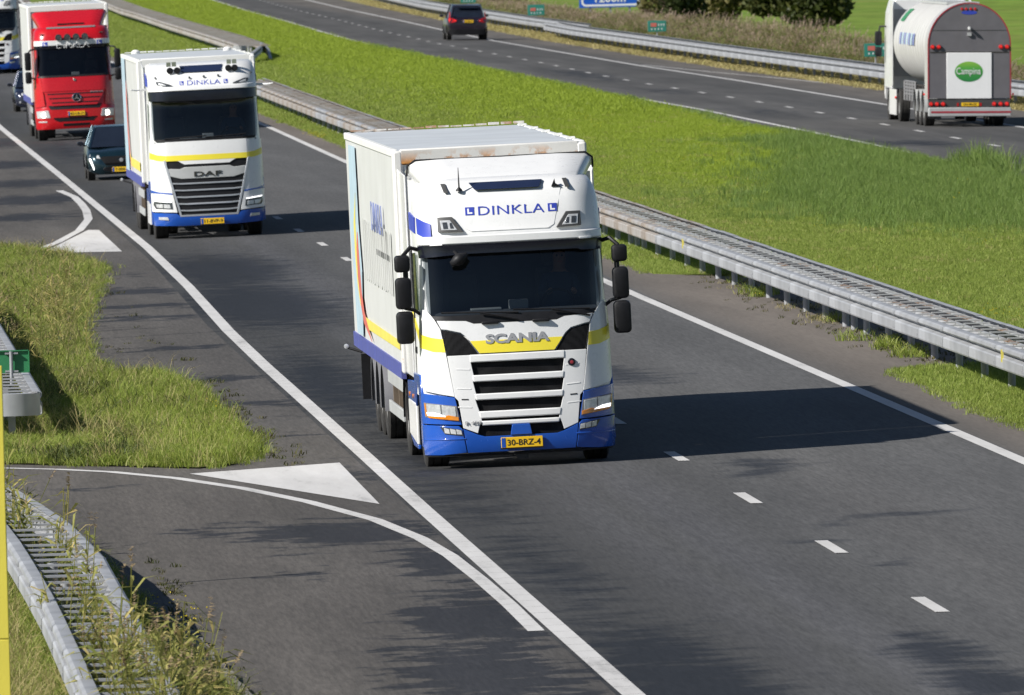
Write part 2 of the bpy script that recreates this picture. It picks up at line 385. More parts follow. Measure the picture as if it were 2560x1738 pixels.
slip = road('slip_road', K(-7.0), lambda y: 7.75+shiftn(y), ys1, A_slip,
    [(6.7, 150.5, 1.2, 3.0, .95), (7.4, 143, .5, 4, .9), (7.2, 131, .7, 6, .95), (6.8, 122, .9, 6, .9), (5.3, 152.5, .9, 1.6, .6), (5.9, 141.8, .5, 1.6, .5), (6.9, 116, .8, 4, .8), (7, 247, 1.2, 2.5, .9), (7, 238, 1.2, 1.5, .85), (6.8, 231, 1.2, 1.4, .9), (7, 215, .9, 1.1, .85), (7.2, 200.5, .9, 1.4, .9), (7.2, 190, .8, 1.2, .85),
     (7.3, 184, .6, .8, .7), (7.4, 178, .6, .8, .7), (7.0, 258, .8, 1.5, .6), (6.8, 328, 1.6, 6, .95), (7, 348, 1.6, 5, .95), (7, 374, 1.5, 6, .95), (7.5, 410, 1.3, 9, .95), (6.2, 310, 1.3, 4, .95), (4.2, 165, .9, 1.0, .5), (7.5, 165, .4, 5, .6)], 34, kind='structure')
shoulder = sheet('paved_shoulder', lambda y: 15.83+shiftn(y), lambda y: 16.72+shiftn(y), ys1, .012, A_shold, 1, kind='structure')
farc = road('far_carriageway', lambda y: 30.45+shift(y), lambda y: 40.5+shift(y)+np.interp(y, [300, 470, 530, 800], [1.1, .7, .1, 0]), ys1, A_far,
    [(32.6, 362, 1.6, 5, .8), (33.0, 420, 1.0, 12, .5), (33.4, 520, 1.2, 25, .6), (33.2, 470, .9, 10, .6), (36.0, 440, .8, 30, .4)], 14, 4, 700, kind='structure')
apron = sheet('paved_apron', lambda y: 16.70, lambda y: np.interp(y, [189.5, 193, 238, 242.5], [16.75, 18.9, 18.9, 16.9]), [189.5, 191, 193, 198, 205, 215, 225, 235, 238, 240, 242.5], .011, A_shold, 3, kind='structure')

# ---- painted markings, children of the road they lie on
def ribbon(name, pts, w, parent, dz=.017, brk=0, gap=.03):
    """painted line along a polyline of (x, y); brk cuts it into profiled lengths"""
    b = MB(); pts = [Vector((p[0], p[1], 0)) for p in pts]
    # resample
    out = [pts[0]]; step = brk if brk else 6.0
    for a, c in zip(pts, pts[1:]):
        n = max(1, round((c-a).length/step)); out += [a.lerp(c, (i+1)/n) for i in range(n)]
    L = []
    for i, p in enumerate(out):
        d = (out[min(i+1, len(out)-1)]-out[max(i-1, 0)]).normalized(); nrm = Vector((d.y, -d.x, 0))*(w/2)
        l, r = p-nrm, p+nrm
        L.append((Vector((l.x, l.y, zg(l.x, l.y)+dz)), Vector((r.x, r.y, zg(r.x, r.y)+dz))))
    if not brk:
        b.loft([list(q) for q in L])
    else:
        for (l0, r0_), (l1, r1) in zip(L, L[1:]):
            t = gap/max(.1, (l1-l0).length)
            b.add([l0, r0_, r1.lerp(r0_, t), l1.lerp(l0, t)], [(0, 1, 2, 3)])
    return b.build(name, M['linewhite'], parent)
ledge = [(7.92, 60), (7.9, 118), (7.9, 155), (7.92, 170), (7.95, 205), (8.0, 222), (8.2, 249), (8.3, 278), (8.27, 320), (8.25, 354), (8.15, 436), (8.35, 560), (8.4, 650)] + [(8.4+shift(y), y) for y in (720, 790, 870, 948, 1100, 1300)]
ribbon('edge_line', [p for p in ledge if p[1] <= 222], .21, near, brk=1.15, gap=.016)
ribbon('edge_line', [p for p in ledge if p[1] >= 222], .21, near)
redge = [(15.7, 60), (15.7, 230), (15.76, 260), (16.05, 320), (16.22, 358), (16.42, 417), (16.5, 650)] + [(16.5+shift(y), y) for y in (720, 790, 870, 948, 1100, 1300)]
ribbon('edge_line', redge, .19, near)
dash = MB()
for k in range(5):
    x0 = -.075+k*.03; dash.add([(x0, -1.4, 0), (x0+.0265, -1.4, 0), (x0+.0265, 1.4, 0), (x0, 1.4, 0)], [(0, 1, 2, 3)])
dash.add([(-.075, -1.4, -.002), (.075, -1.4, -.002), (.075, 1.4, -.002), (-.075, 1.4, -.002)], [(0, 1, 2, 3)])
dashm = dash.mesh('lane_dash', M['linewhite'])
ydn = [118.0, 129.9]+[141.9+12.0*i for i in range(60)]
for y in ydn:
    x = 11.76+shiftn(y)*.55+shift(y)*.45; place('lane_dash', dashm, near, (x, y, zg(x, y)+.019))
for i in range(72):
    y = 273.0+12.05*i; x = 34.35+shift(y)+.25*math.exp(-((y-405)/60)**2)-.4*math.exp(-((y-505)/40)**2)
    place('lane_dash', dashm, farc, (x, y, zg(x, y)+.019))
ribbon('edge_line', [(31.0, 200), (31.0, 330), (31.3, 363), (31.3, 428), (30.8, 475), (30.7, 604), (30.8, 660)]+[(30.9+shift(y), y) for y in (720, 790, 870, 948, 1100, 1300)], .2, farc)
ribbon('edge_line', [(38.2, 200), (38.2, 436), (38.1, 501), (37.75, 550), (37.85, 660)]+[(37.9+shift(y), y) for y in (720, 790, 870, 948, 1100, 1300)], .2, farc)
ribbon('edge_line', [(43.6, 420), (42.6, 445), (41.5, 473), (40.4, 500), (39.1, 526), (38.1, 552)], .13, farc)
ribbon('slip_line', [(2.2, 173.2), (3.14, 171.8), (3.82, 170.9), (4.49, 169.4), (5.27, 166.6), (5.99, 162.9), (6.64, 158.4), (7.21, 153.1), (7.5, 148.2), (7.62, 144), (7.665, 138.7), (7.68, 133.7), (7.66, 128.7)], .17, slip, brk=1.1, gap=.014)
ribbon('slip_line', [(7.78, 337), (7.98, 329), (7.96, 321), (7.9, 314), (7.72, 305), (7.25, 295), (6.52, 285.6), (5.65, 277), (4.6, 269)], .2, slip)
def paintpoly(name, pts, parent):
    return MB().add([(x, y, zg(x, y)+.0175) for x, y in pts], [tuple(range(len(pts)))]).build(name, M['linewhite'], parent)
paintpoly('gore_triangle', [(5.48, 167.7), (7.50, 168.8), (7.45, 156.9)], slip)
paintpoly('gore_triangle', [(6.0, 277.4), (7.45, 295.0), (7.69, 294.6), (7.68, 275.6)], slip)

# ------------------------------------------------------------------ grass (stuff)
def inpoly(P, poly):
    x, y = P[:, 0], P[:, 1]; ins = np.zeros(len(P), bool); n = len(poly)
    for i in range(n):
        x0, y0 = poly[i]; x1, y1 = poly[(i+1) % n]
        if y0 == y1: continue
        c = ((y0 > y) != (y1 > y)) & (x < (x1-x0)*(y-y0)/(y1-y0)+x0); ins ^= c
    return ins
def scatter(poly, dens, clump=0, seed=0):
    g = np.random.default_rng(seed); a = np.array(poly); lo, hi = a.min(0), a.max(0)
    n = int(dens*np.prod(hi-lo)); P = lo+(hi-lo)*g.random((n, 2)); P = P[inpoly(P, poly)]
    if clump:
        k = np.sin(P[:, 0]*1.9+2*np.sin(P[:, 1]*.31))+np.sin(P[:, 1]*.83+P[:, 0]*.7)+g.normal(0, .8, len(P)); P = P[k > -clump]
    return P
def blades(seed, n, h, rad, w, lean, seg=2, dropp=0, mat=None, name='tuft'):
    g = random.Random(seed); b = MB()
    for i in range(n):
        a = g.random()*6.283; rr = rad*math.sqrt(g.random()); x, y = rr*math.cos(a), rr*math.sin(a)
        H = h*(.55+.6*g.random()); d = g.random()*6.283; l = lean*H*(.3+g.random()); ww = w*(.6+.7*g.random())
        f = g.random()*3.14; cx, cy = math.cos(f)*ww/2, math.sin(f)*ww/2
        pts = []
        for k in range(seg):
            t = k/seg; q = t*t; pts += [(x+l*q*math.cos(d)-cx*(1-t*.5), y+l*q*math.sin(d)-cy*(1-t*.5), H*t), (x+l*q*math.cos(d)+cx*(1-t*.5), y+l*q*math.sin(d)+cy*(1-t*.5), H*t)]
        pts.append((x+l*math.cos(d), y+l*math.sin(d), H*(1-.25*lean)))
        fs = [(2*k, 2*k+1, 2*k+3, 2*k+2) for k in range(seg-1)]+[(2*seg-2, 2*seg-1, 2*seg)]
        b.add(pts, fs)
    me = bpy.data.meshes.new(name); me.from_pydata(b.v, [], b.f); me.materials.append(mat)
    return bpy.data.objects.new(name, me)
def gn_group():
    ng = bpy.data.node_groups.new('scatter_instances', 'GeometryNodeTree')
    ng.interface.new_socket('Geometry', in_out='INPUT', socket_type='NodeSocketGeometry')
    ng.interface.new_socket('Collection', in_out='INPUT', socket_type='NodeSocketCollection')
    ng.interface.new_socket('Geometry', in_out='OUTPUT', socket_type='NodeSocketGeometry')
    N = ng.nodes; L = ng.links
    gi, go = N.new('NodeGroupInput'), N.new('NodeGroupOutput')
    ci = N.new('GeometryNodeCollectionInfo'); ci.inputs['Separate Children'].default_value = True; ci.inputs['Reset Children'].default_value = True
    ip = N.new('GeometryNodeInstanceOnPoints'); ip.inputs['Pick Instance'].default_value = True
    def attr(nm, t):
        a = N.new('GeometryNodeInputNamedAttribute'); a.data_type = t; a.inputs['Name'].default_value = nm; return a.outputs['Attribute']
    er = N.new('FunctionNodeEulerToRotation')
    L.new(gi.outputs[0], ip.inputs['Points']); L.new(gi.outputs[1], ci.inputs['Collection']); L.new(ci.outputs[0], ip.inputs['Instance'])
    L.new(attr('pick', 'INT'), ip.inputs['Instance Index'])
    L.new(attr('rot', 'FLOAT_VECTOR'), er.inputs[0]); L.new(er.outputs[0], ip.inputs['Rotation'])
    L.new(attr('scl', 'FLOAT_VECTOR'), ip.inputs['Scale']); L.new(ip.outputs[0], go.inputs[0])
    return ng
NG = gn_group()
def stuff(name, P, protos, label, cat, smin=.7, smax=1.3, zoff=0, tilt=.15, seed=1, hmod=None, dz=0):
    g = np.random.default_rng(seed); n = len(P)
    me = bpy.data.meshes.new(name); V = np.zeros((n, 3)); V[:, :2] = P
    sh = np.interp(P[:, 1], [0, 650, 720, 790, 870, 948, 1100, 1500, 3000], [0, 0, .6, 1.5, 2.3, 3.4, 5.6, 13, 60])
    V[:, 2] = np.interp(P[:, 0]-sh, PX, PZ)+zoff+dz
    me.vertices.add(n); me.vertices.foreach_set('co', V.ravel())
    s = smin+(smax-smin)*g.random(n); S3 = np.stack([s, s, s*(.8+.4*g.random(n))], 1)
    if hmod is not None: S3[:, 2] *= hmod(P)
    ro = np.stack([g.normal(0, tilt, n), g.normal(0, tilt, n), g.random(n)*6.283], 1)
    a = me.attributes.new('rot', 'FLOAT_VECTOR', 'POINT'); a.data.foreach_set('vector', ro.ravel())
    a = me.attributes.new('scl', 'FLOAT_VECTOR', 'POINT'); a.data.foreach_set('vector', S3.ravel())
    a = me.attributes.new('pick', 'INT', 'POINT'); a.data.foreach_set('value', g.integers(0, len(protos), n).astype(np.int32))
    c = bpy.data.collections.new(name+'_kinds')
    for p in protos: c.objects.link(p)
    o = place(name, me, label=label, cat=cat, kind='stuff')
    m = o.modifiers.new('scatter', 'NODES'); m.node_group = NG
    m[[i.identifier for i in NG.interface.items_tree if i.name == 'Collection'][0]] = c
    return o
GA = foliage('grass_mid', (.205, .275, .050), (.275, .35, .068), .42, c=(.37, .40, .12))
GB = foliage('grass_bright', (.26, .345, .036), (.325, .41, .048), .42)
GC = foliage('grass_tall', (.125, .205, .045), (.19, .275, .062), .38, c=(.26, .33, .10))
GD = foliage('grass_verge', (.16, .225, .035), (.29, .35, .058), .40, c=(.46, .44, .18))
GE = foliage('grass_dry', (.33, .27, .12), (.47, .40, .18), .3, c=(.32, .31, .10))
GR = foliage('reed_leaf', (.17, .20, .05), (.34, .33, .10), .38, c=(.58, .46, .19))
GP = foliage('reed_plume', (.26, .19, .11), (.46, .36, .22), .3)
GW = foliage('weed', (.03, .05, .012), (.07, .075, .02), .2, c=(.13, .11, .05))
GY = foliage('yellow_flower', (.65, .50, .02), (.75, .60, .03), .2)
def tset(mat, n, h, rad, w, lean, k=3, seg=2, nm='tuft'): return [blades(100*k+i+int(h*1000), n, h, rad, w, lean, seg, 0, mat, nm) for i in range(k)]

def near_edge(y): return np.interp(y, [0, 170, 175, 184, 189.5, 190, 192.5, 193, 238, 241.6, 242, 255, 367, 430, 700], [16.62, 16.6, 16.5, 16.68, 16.62, 16.62, 17.3, 18.9, 18.9, 18.3, 16.75, 16.8, 17.1, 17.3, 17.3])
def xr(y): return 11.32+(y-115.8)*.0993
def median(y0, y1, dens, seed, cl=0):
    ye = np.linspace(y0, y1, 60)
    poly = [(near_edge(y)+shift(y), y) for y in ye]+[(min(30.45+shift(y), max(xr(y)+4, near_edge(y)+shift(y)+.5)), y) for y in ye[::-1]]
    return scatter(poly, dens, cl, seed)
G_soil = sheet('median_ground', lambda y: near_edge(y)+.02+shift(y), lambda y: 30.43+shift(y), [100, 150, 170, 184, 189, 190, 192, 193, 195, 215, 230, 238, 240, 241.5, 242.2, 250, 270, 300, 350, 400, 430, 480, 560, 640, 720, 790, 870, 948, 1100, 1500], .008, G_med, 6, kind='structure')
lawn = tset(GA, 30, .075, .20, .008, .6, k=5); lawnb = tset(GB, 30, .08, .22, .010, .5, k=5); tall = tset(GC, 44, .24, .22, .008, .4, seg=3, k=5)
P = np.concatenate([median(160, 262, 60, 1), median(262, 420, 34, 2)])
br = 23.6+.9*np.sin(P[:, 1]*.09)+RNG.normal(0, 2.0, len(P))     # brighter grass towards the far carriageway
tallm = (P[:, 0] > 30.6-np.interp(P[:, 1], [262, 275, 300, 332, 350, 400], [3, 5.4, 5.6, 2.4, .5, 0])+RNG.normal(0, 1.5, len(P))) & (P[:, 1] < 372) & (P[:, 1] > 276+RNG.normal(0, 14, len(P)))
brm = (P[:, 0] > br+np.interp(P[:, 1], [270, 330], [2.5, 0])) & ~tallm & (P[:, 1] > 285+RNG.normal(0, 10, len(P)))
stuff('median_grass', P[~brm & ~tallm], lawn, 'short mid-green grass on the median beside the steel barrier', 'grass', .7, 1.25, seed=3)
stuff('bright_median_grass', P[brm], lawnb, 'bright yellow-green short grass on the far side of the median', 'grass', .7, 1.2, seed=4)
stuff('tall_median_grass', P[tallm], tall, 'tall dark green grass on the right of the median', 'grass', .6, 1.25, seed=5)
P2 = np.concatenate([median(420, 620, 20, 6), median(620, 1000, 7, 7)])
br2 = (P2[:, 0]-np.interp(P2[:, 1], [420, 650, 948], [0, 0, 3.4]) > 23.6+RNG.normal(0, 2.0, len(P2)))
stuff('distant_median_grass', P2[~br2], tset(GA, 30, .085, .28, .016, .6, k=5), 'distant mid-green grass of the median', 'grass', .9, 1.6, seed=8)
stuff('distant_bright_grass', P2[br2], tset(GB, 30, .085, .28, .016, .5, k=5), 'distant bright grass between barrier and far carriageway', 'grass', .9, 1.6, seed=9)
Pdry = np.concatenate([scatter([(17.5, 200), (17.2, 420), (30, 420), (30, 300), (21, 200)], 9, -1.5, 52), scatter([(17.3, 420), (17.5, 640), (30, 640), (30, 420)], 5, -1.5, 53)])
stuff('median_dry_patches', Pdry, tset(GE, 22, .10, .22, .008, .7, k=4), 'faint dry straw patches in the median grass', 'grass', .6, 1.2, seed=54)
cl = np.concatenate([np.stack([RNG.normal(30.75, .28, 70), RNG.normal(322, 2.2, 70)], 1), np.stack([RNG.normal(30.6, .3, 40), RNG.uniform(300, 330, 40)], 1)])
stuff('roadside_grass_clump', cl, tset(GC, 34, .62, .20, .014, .4, seg=3), 'taller clump of grass hiding part of the far road edge line at right', 'grass', .6, 1.2, seed=51)
# ragged taller grass along the far road edge
ye = RNG.uniform(300, 640, 2600); xe = 30.55+RNG.normal(0, .12, 2600)+.25*np.sin(ye*.17)-np.clip(RNG.random(2600), 0, 1)*.4
stuff('median_edge_grass', np.stack([xe, ye], 1), tset(GC, 16, .15, .14, .012, .5), 'ragged green grass growing over the far road edge line', 'grass', .6, 1.3, seed=10)

island = [(3.0, 283), (5.16, 281.3), (5.71, 279.6), (6.21, 276.5), (6.59, 268.9), (6.82, 263.6), (6.49, 252.8), (5.98, 241.5), (5.52, 231.3), (5.32, 221.7), (5.17, 212.8), (5.31, 204.4), (5.94, 201.9), (6.29, 197.8), (6.48, 189.6), (6.42, 182.4), (6.50, 175.7), (6.40, 171.2), (6.1, 169.6), (5.64, 169.1), (4.81, 170.6), (3.68, 172.4), (2.4, 174.0), (-3, 176), (-3, 283)]
verge = [(1.5, 166), (2.6, 158), (3.3, 150.5), (3.72, 147), (3.98, 133), (4.18, 119), (4.25, 90), (-7, 90), (-7, 170)]
def patch(name, poly, mat, dz):
    me = bpy.data.meshes.new(name); bm = bmesh.new()
    f = bm.faces.new([bm.verts.new((x, y, zg(x, y)+dz)) for x, y in poly]); bmesh.ops.triangulate(bm, faces=[f])
    bmesh.ops.recalc_face_normals(bm, faces=bm.faces)
    bm.to_mesh(me); bm.free(); me.materials.append(mat); return place(name, me, kind='structure')
G_verge = groundmat('soil_verge', [(.045, .055, .018), (.07, .08, .025), (.09, .085, .04)], .8, 5)
patch('island_ground', island, G_verge, .03); patch('verge_ground', verge, G_verge, .03)
def shrink(P, poly, d, g):   # thin out close to the border so that the edge is ragged
    return P
longg = tset(GD, 30, .30, .20, .011, .75, seg=3, k=4); longd = tset(GE, 12, .42, .15, .007, .8, seg=3, nm='dry_tuft')
Pi = scatter(island, 42, 0, 11); Pi = Pi[inpoly(Pi+np.array([.22, 0]), island) | (Pi[:, 1] < 200)]
edgep = ~inpoly(Pi+np.array([.75, 0]), island); Pi = Pi[~edgep | (RNG.random(len(Pi)) < np.where(Pi[:, 1] > 200, .45, .8))]; Pi = Pi[Pi[:, 0] > 2.2+(Pi[:, 1]-120)*.019-1.2]
stuff('island_grass', Pi, longg, 'long uneven green grass on the traffic island by the slip road', 'grass', .55, 1.15, seed=12, dz=.03, hmod=lambda P: np.where((P[:, 0] < 5.2) & (P[:, 1] < 200), .6, 1.0)*np.where(P[:, 1] > 200, .8, 1))
Pk = scatter(island, 16, -.9, 41); Pk = Pk[(Pk[:, 0] > 2.2+(Pk[:, 1]-120)*.019-1.2) & inpoly(Pk+np.array([.3, 0]), island)]
GK = foliage('weed_clump', (.055, .075, .02), (.11, .14, .035), .3, c=(.20, .17, .07))
stuff('island_weed_patches', Pk, tset(GK, 24, .26, .18, .016, .9, seg=3), 'darker weed patches among the island grass', 'weeds', .6, 1.2, seed=42, dz=.03)
Pd = scatter(island, 5, .3, 13); Pd = Pd[Pd[:, 0] > 2.2+(Pd[:, 1]-120)*.019-1.2]
stuff('island_dry_grass', Pd, longd, 'dry straw stalks among the grass of the traffic island', 'grass', .6, 1.2, seed=14, dz=.03)
# bare soil washed over the pavement along the island edge
dm, dnt, db = newmat('bare_dirt'); dnt.links.new(ramp(dnt, noise(dnt, 1.5, 6, .7), [(.3, (.050, .042, .034)), (.55, (.085, .072, .058)), (.75, (.12, .10, .08))]), db.inputs['Base Color']); db.inputs['Roughness'].default_value = .95
dl = []; gq = random.Random(9)
for (x0, y0), (x1, y1) in zip(island[1:16], island[2:17]):
    n = max(2, int(math.hypot(x1-x0, y1-y0)/.35))
    for i in range(n):
        t = i/n; dl.append((x0+(x1-x0)*t, y0+(y1-y0)*t))
lo = [(x-.5, y, zg(x, y)+.034) for x, y in dl]; w1 = [.12+.16*abs(math.sin(y*.9))+.22*gq.random()*(1 if y > 196 else .35) for x, y in dl]
hi = [(x+w_, y+(-.4*w_ if y < 173 else 0), zg(x+w_, y)+.0165) for (x, y), w_ in zip(dl, w1)]
MB().loft([lo, hi]).build('dirt_strip', dm, kind='structure')
# ragged fringe outside the island edge
fr = []
for (x0, y0), (x1, y1) in zip(island, island[1:-2]):
    L = math.hypot(x1-x0, (y1-y0)); n = int(L*9)
    for i in range(n):
        t = random.random(); fr.append((x0+(x1-x0)*t+abs(random.gauss(0, .16))*random.choice((1, 1, .3)), y0+(y1-y0)*t+random.gauss(0, .25)))
stuff('island_fringe', np.array(fr), tset(GD, 14, .18, .13, .010, .9, seg=3), 'ragged grass creeping from the island over the asphalt', 'grass', .4, 1.1, seed=15, dz=.01)
Pv = scatter(verge, 62, 0, 16); Pv = Pv[Pv[:, 0] > 2.09+(Pv[:, 1]-120)*.019-1.0]
Pv = Pv[(Pv[:, 0] < 3.36) | (Pv[:, 1] < 119) | (RNG.random(len(Pv)) < .35)]
vh = lambda P: np.where(P[:, 0] < 2.75, .72, np.where((P[:, 0] > 3.36) & (P[:, 1] > 119), .45, 1.0))
stuff('verge_grass', Pv, tset(GD, 30, .34, .19, .010, .8, seg=3, k=4), 'long green and straw grass on the verge around the near barrier', 'grass', .6, 1.1, seed=17, dz=.03, hmod=vh)
Pw = scatter(verge, 16, 0, 18); Pw = Pw[(Pw[:, 0] > 2.09+(Pw[:, 1]-120)*.019-1.0) & ((Pw[:, 0] < 2.5) | (Pw[:, 1] < 122))]
stuff('verge_dry_grass', Pw, longd, 'dry straw stalks on the verge at the lower left', 'grass', .7, 1.4, seed=19, dz=.03)
# low weeds in the cracks of the pavement
wp = [(RNG.uniform(16.9, 18.6), RNG.uniform(191, 241)) for _ in range(80)]+[(RNG.uniform(17.4, 18.6), RNG.uniform(190, 242)) for _ in range(160)]
wp += [(RNG.uniform(5.4, 6.9), RNG.uniform(200, 262)) for _ in range(60)]+[(4.25+abs(RNG.normal(0, .12)), RNG.uniform(108, 146)) for _ in range(70)]+[(6.7+abs(RNG.normal(0, .25)), RNG.uniform(168, 200)) for _ in range(60)]
stuff('pavement_weeds', np.array(wp), tset(GW, 14, .07, .09, .012, 1.1), 'small dark weeds in cracks of the paved shoulder', 'weeds', .4, 1.5, seed=20, dz=.012)
wt = np.array([(17.45, 199.5), (17.5, 200.3), (17.6, 201), (17.3, 203.5), (17.5, 196.3), (17.6, 195.6), (17.7, 197), (17.8, 228), (17.7, 227), (17.9, 213), (17.6, 229.3), (17.85, 236)])
stuff('barrier_weed_tufts', np.concatenate([wt+RNG.normal(0, .12, wt.shape) for _ in range(4)]), tset(GD, 26, .22, .16, .012, .9, seg=3), 'grass tufts growing at the feet of the median barrier', 'weeds', .7, 1.2, seed=21, dz=.012)
# flowers
fl = [];
fl_m = MB()
for i in range(7):
    x, y, h = random.gauss(0, .09), random.gauss(0, .09), random.uniform(.10, .24)
    fl_m.add([(x-.012, y, h), (x+.012, y, h), (x, y+.012, h+.012), (x, y-.012, h+.012)], [(0, 2, 1), (0, 1, 3)])
fm = bpy.data.meshes.new('flower'); fm.from_pydata(fl_m.v, [], fl_m.f); fm.materials.append(GY); fo = bpy.data.objects.new('flower', fm)
fp = [(20.6+random.gauss(0, .3), 213+random.gauss(0, 1.2)) for _ in range(9)]+[(17.0+random.gauss(0, .15), 392+random.gauss(0, 3)) for _ in range(25)]+[(RNG.uniform(17.2, 29), RNG.uniform(190, 420)) for _ in range(90)]+[(6.4+random.gauss(0, .1), 186+random.gauss(0, .8)) for _ in range(6)]+[(4.15+random.gauss(0, .12), 131+random.gauss(0, 2)) for _ in range(14)]
stuff('yellow_flowers', np.array(fp), [fo], 'scattered small yellow flowers in the grass', 'flowers', .6, 1.2, seed=22)

# outer verge of the far carriageway: dry grass, then reeds
sheet('dry_verge_ground', lambda y: 40.55+shift(y)+np.interp(y, [300, 470, 530, 800], [1.1, .7, .1, 0]), lambda y: 46.0+shift(y)*.9, list(range(300, 1300, 20)), .004, groundmat('soil_dry', [(.20, .165, .08), (.28, .24, .11), (.22, .22, .08)], .6, 4), 3, kind='structure')
Po = scatter([(41.7, 395), (41.2, 470), (40.6, 530), (40.5, 650), (41.2, 720), (43.5, 900), (46, 1000), (52, 1000), (49, 900), (44.5, 650), (45, 395)], 9, 0, 23)
stuff('dry_verge_grass', Po, tset(GE, 40, .14, .30, .026, .6), 'dry straw-coloured grass strip beside the outer barrier', 'grass', .7, 1.4, seed=24)
def reed(seed, h, nst, rad, leafw, plume=True, plumep=.8, mats=(GR, GP), nm='reed'):
    g = random.Random(seed); b = MB(); pl = MB()
    for i in range(nst):
        x, y = g.gauss(0, rad), g.gauss(0, rad); H = h*g.uniform(.7, 1.1); lx, ly = g.gauss(.16, .08)*H, g.gauss(0, .07)*H
        def P_(t): return Vector((x+lx*t*t, y+ly*t*t, H*t))
        w = leafw*.3
        for f in (0, 1.57):
            c = Vector((math.cos(f)*w/2, math.sin(f)*w/2, 0)); pts = []
            for k in range(4): pts += [P_(k/3)-c, P_(k/3)+c]
            b.add(pts, [(0, 1, 3, 2), (2, 3, 5, 4), (4, 5, 7, 6)])
        for k in range(g.randint(6, 9)):
            t = g.uniform(.2, .92); p = P_(t); a = g.gauss(0, 1.1) if g.random() < .7 else g.random()*6.28; L = H*g.uniform(.22, .42)
            d = Vector((math.cos(a), math.sin(a), 0)); n = Vector((-d.y, d.x, g.uniform(-.3, .3)))*leafw*.5
            up = g.uniform(.3, .8)
            b.add([p-n*.5, p+n*.5, p+d*L*.5+Vector((0, 0, L*.5*up))+n, p+d*L*.5+Vector((0, 0, L*.5*up))-n, p+d*L+Vector((0, 0, L*(up-.35)))], [(0, 1, 2, 3), (3, 2, 4)])
        if plume and g.random() < plumep:
            top = P_(1.0)
            for k in range(12):
                t = k/11; q = top+Vector((lx*.25*t, ly*.2*t, H*.13*t)); a = g.gauss(0, .9); L = H*.06*(1.1-.6*t)
                d = Vector((math.cos(a), math.sin(a), g.uniform(-.3, .5))); n = Vector((-d.y, d.x, .3))*leafw*.45
                pl.add([q-n, q+n, q+d*L], [(0, 1, 2)])
    me = bpy.data.meshes.new(nm); nv = len(b.v)
    me.from_pydata(b.v+pl.v, [], b.f+[tuple(i+nv for i in f) for f in pl.f]); me.materials.append(mats[0]); me.materials.append(mats[1])
    for p in me.polygons[len(b.f):]: p.material_index = 1
    return bpy.data.objects.new(nm, me)
Pr = scatter([(43.6, 430), (43.1, 560), (43.2, 680), (45.4, 790), (48, 900), (51, 900), (48.2, 760), (46.6, 660), (46.6, 560), (46.4, 430)], 3.4, 0, 25)
GR2 = foliage('far_reed_leaf', (.13, .17, .04), (.23, .25, .08), .34, c=(.33, .29, .13)); GP2 = foliage('far_reed_plume', (.37, .27, .21), (.54, .43, .34), .3)
stuff('reed_bed', Pr, [reed(40+i, 1.75, 9, .28, .05, True, .8, (GR2, GP2)) for i in range(4)], 'long bed of brown-plumed reeds behind the outer barrier', 'reeds', .6, 1.0, seed=26, tilt=.08, hmod=lambda P: np.interp(P[:, 1], [430, 500, 560, 640, 720, 900], [.45, .55, .80, .72, .50, .40])*np.interp(P[:, 0], [43, 45.5], [.6, 1.1]))
# reeds on the near verge, through and beside the barrier
pr = [(random.uniform(2.75, 3.3), random.uniform(112, 141)) for _ in range(30)]+[(random.gauss(3.58, .11), random.uniform(106, 116)) for _ in range(40)]+[(random.gauss(3.15, .16), random.uniform(106, 118)) for _ in range(46)]+[(random.uniform(2.4, 2.9), random.uniform(140, 150)) for _ in range(14)]
stuff('verge_reeds', np.array(pr), [reed(60+i, 1.15, 3, .06, .036, True, .35) for i in range(6)], 'leafy reeds with brown plumes growing through the near barrier', 'reeds', .55, 1.0, seed=27, tilt=.1, dz=.03)
pi = [(3.2+random.gauss(0, .45), random.uniform(200, 226)) for _ in range(60)]+[(4.6+random.gauss(0, .35), random.uniform(205, 235)) for _ in range(34)]
pi = [(x+(y-200)*.018, y) for x, y in pi]
stuff('island_reeds', np.array(pi), [reed(80+i, .95, 3, .08, .02) for i in range(3)], 'reeds bending over the barrier on the traffic island', 'reeds', .6, 1.1, seed=28, tilt=.12, dz=.03)
for (x, y, h, lab) in ((2.98, 149.0, 1.15, 'single tall reed leaning over the slip road at the lower left'), (4.55, 225.0, 1.5, 'single tall dark reed leaning right beside the island grass')):
    r = reed(int(y), h, 1, .01, .03); r.name = 'tall_reed'; COL.objects.link(r); r.location = (x, y, zg(x, y)); tag(r, lab, 'reed')

# ------------------------------------------------------------------ steel barriers
WPROF = [(.04, .762), (-.055, .757), (-.085, .738), (-.088, .695), (-.07, .672), (.01, .655), (.012, .622), (-.075, .604), (-.09, .585), (-.09, .455), (-.078, .432), (.0, .42)]
def beam_mesh(L, side, mat, name='rail_beam'):
    b = MB(); out = [(x, z) for x, z in WPROF]; inn = [(x+.012, z*.985+.009) for x, z in WPROF][::-1]
    ring = out+inn
    rings = [[(side*x, y, z) for x, z in ring] for y in (-L/2, L/2-.02)]
    b.loft(rings, closed=True, cap=True)
    # lapped joint with bolt heads at the end
    lap = [(x-.004, z) for x, z in WPROF]
    b.loft([[(side*x, y, z) for x, z in lap] for y in (L/2-.34, L/2+.02)])
    for yy in (L/2-.28, L/2-.1):
        for zz in (.70, .50): b.box(side*(-.090)-.008, side*(-.090)+.008, yy-.02, yy+.02, zz-.015, zz+.015)
    return b.mesh(name, mat, 24)
def post_mesh(h=.8):
    b = MB(); b.extr([(-.05, -.05), (.05, -.05), (.05, -.03), (-.03, -.03), (-.03, .03), (.05, .03), (.05, .05), (-.05, .05)], -.3, h, 'z')
    return b.mesh('post', M['galv'])
POSTM = post_mesh(.62)
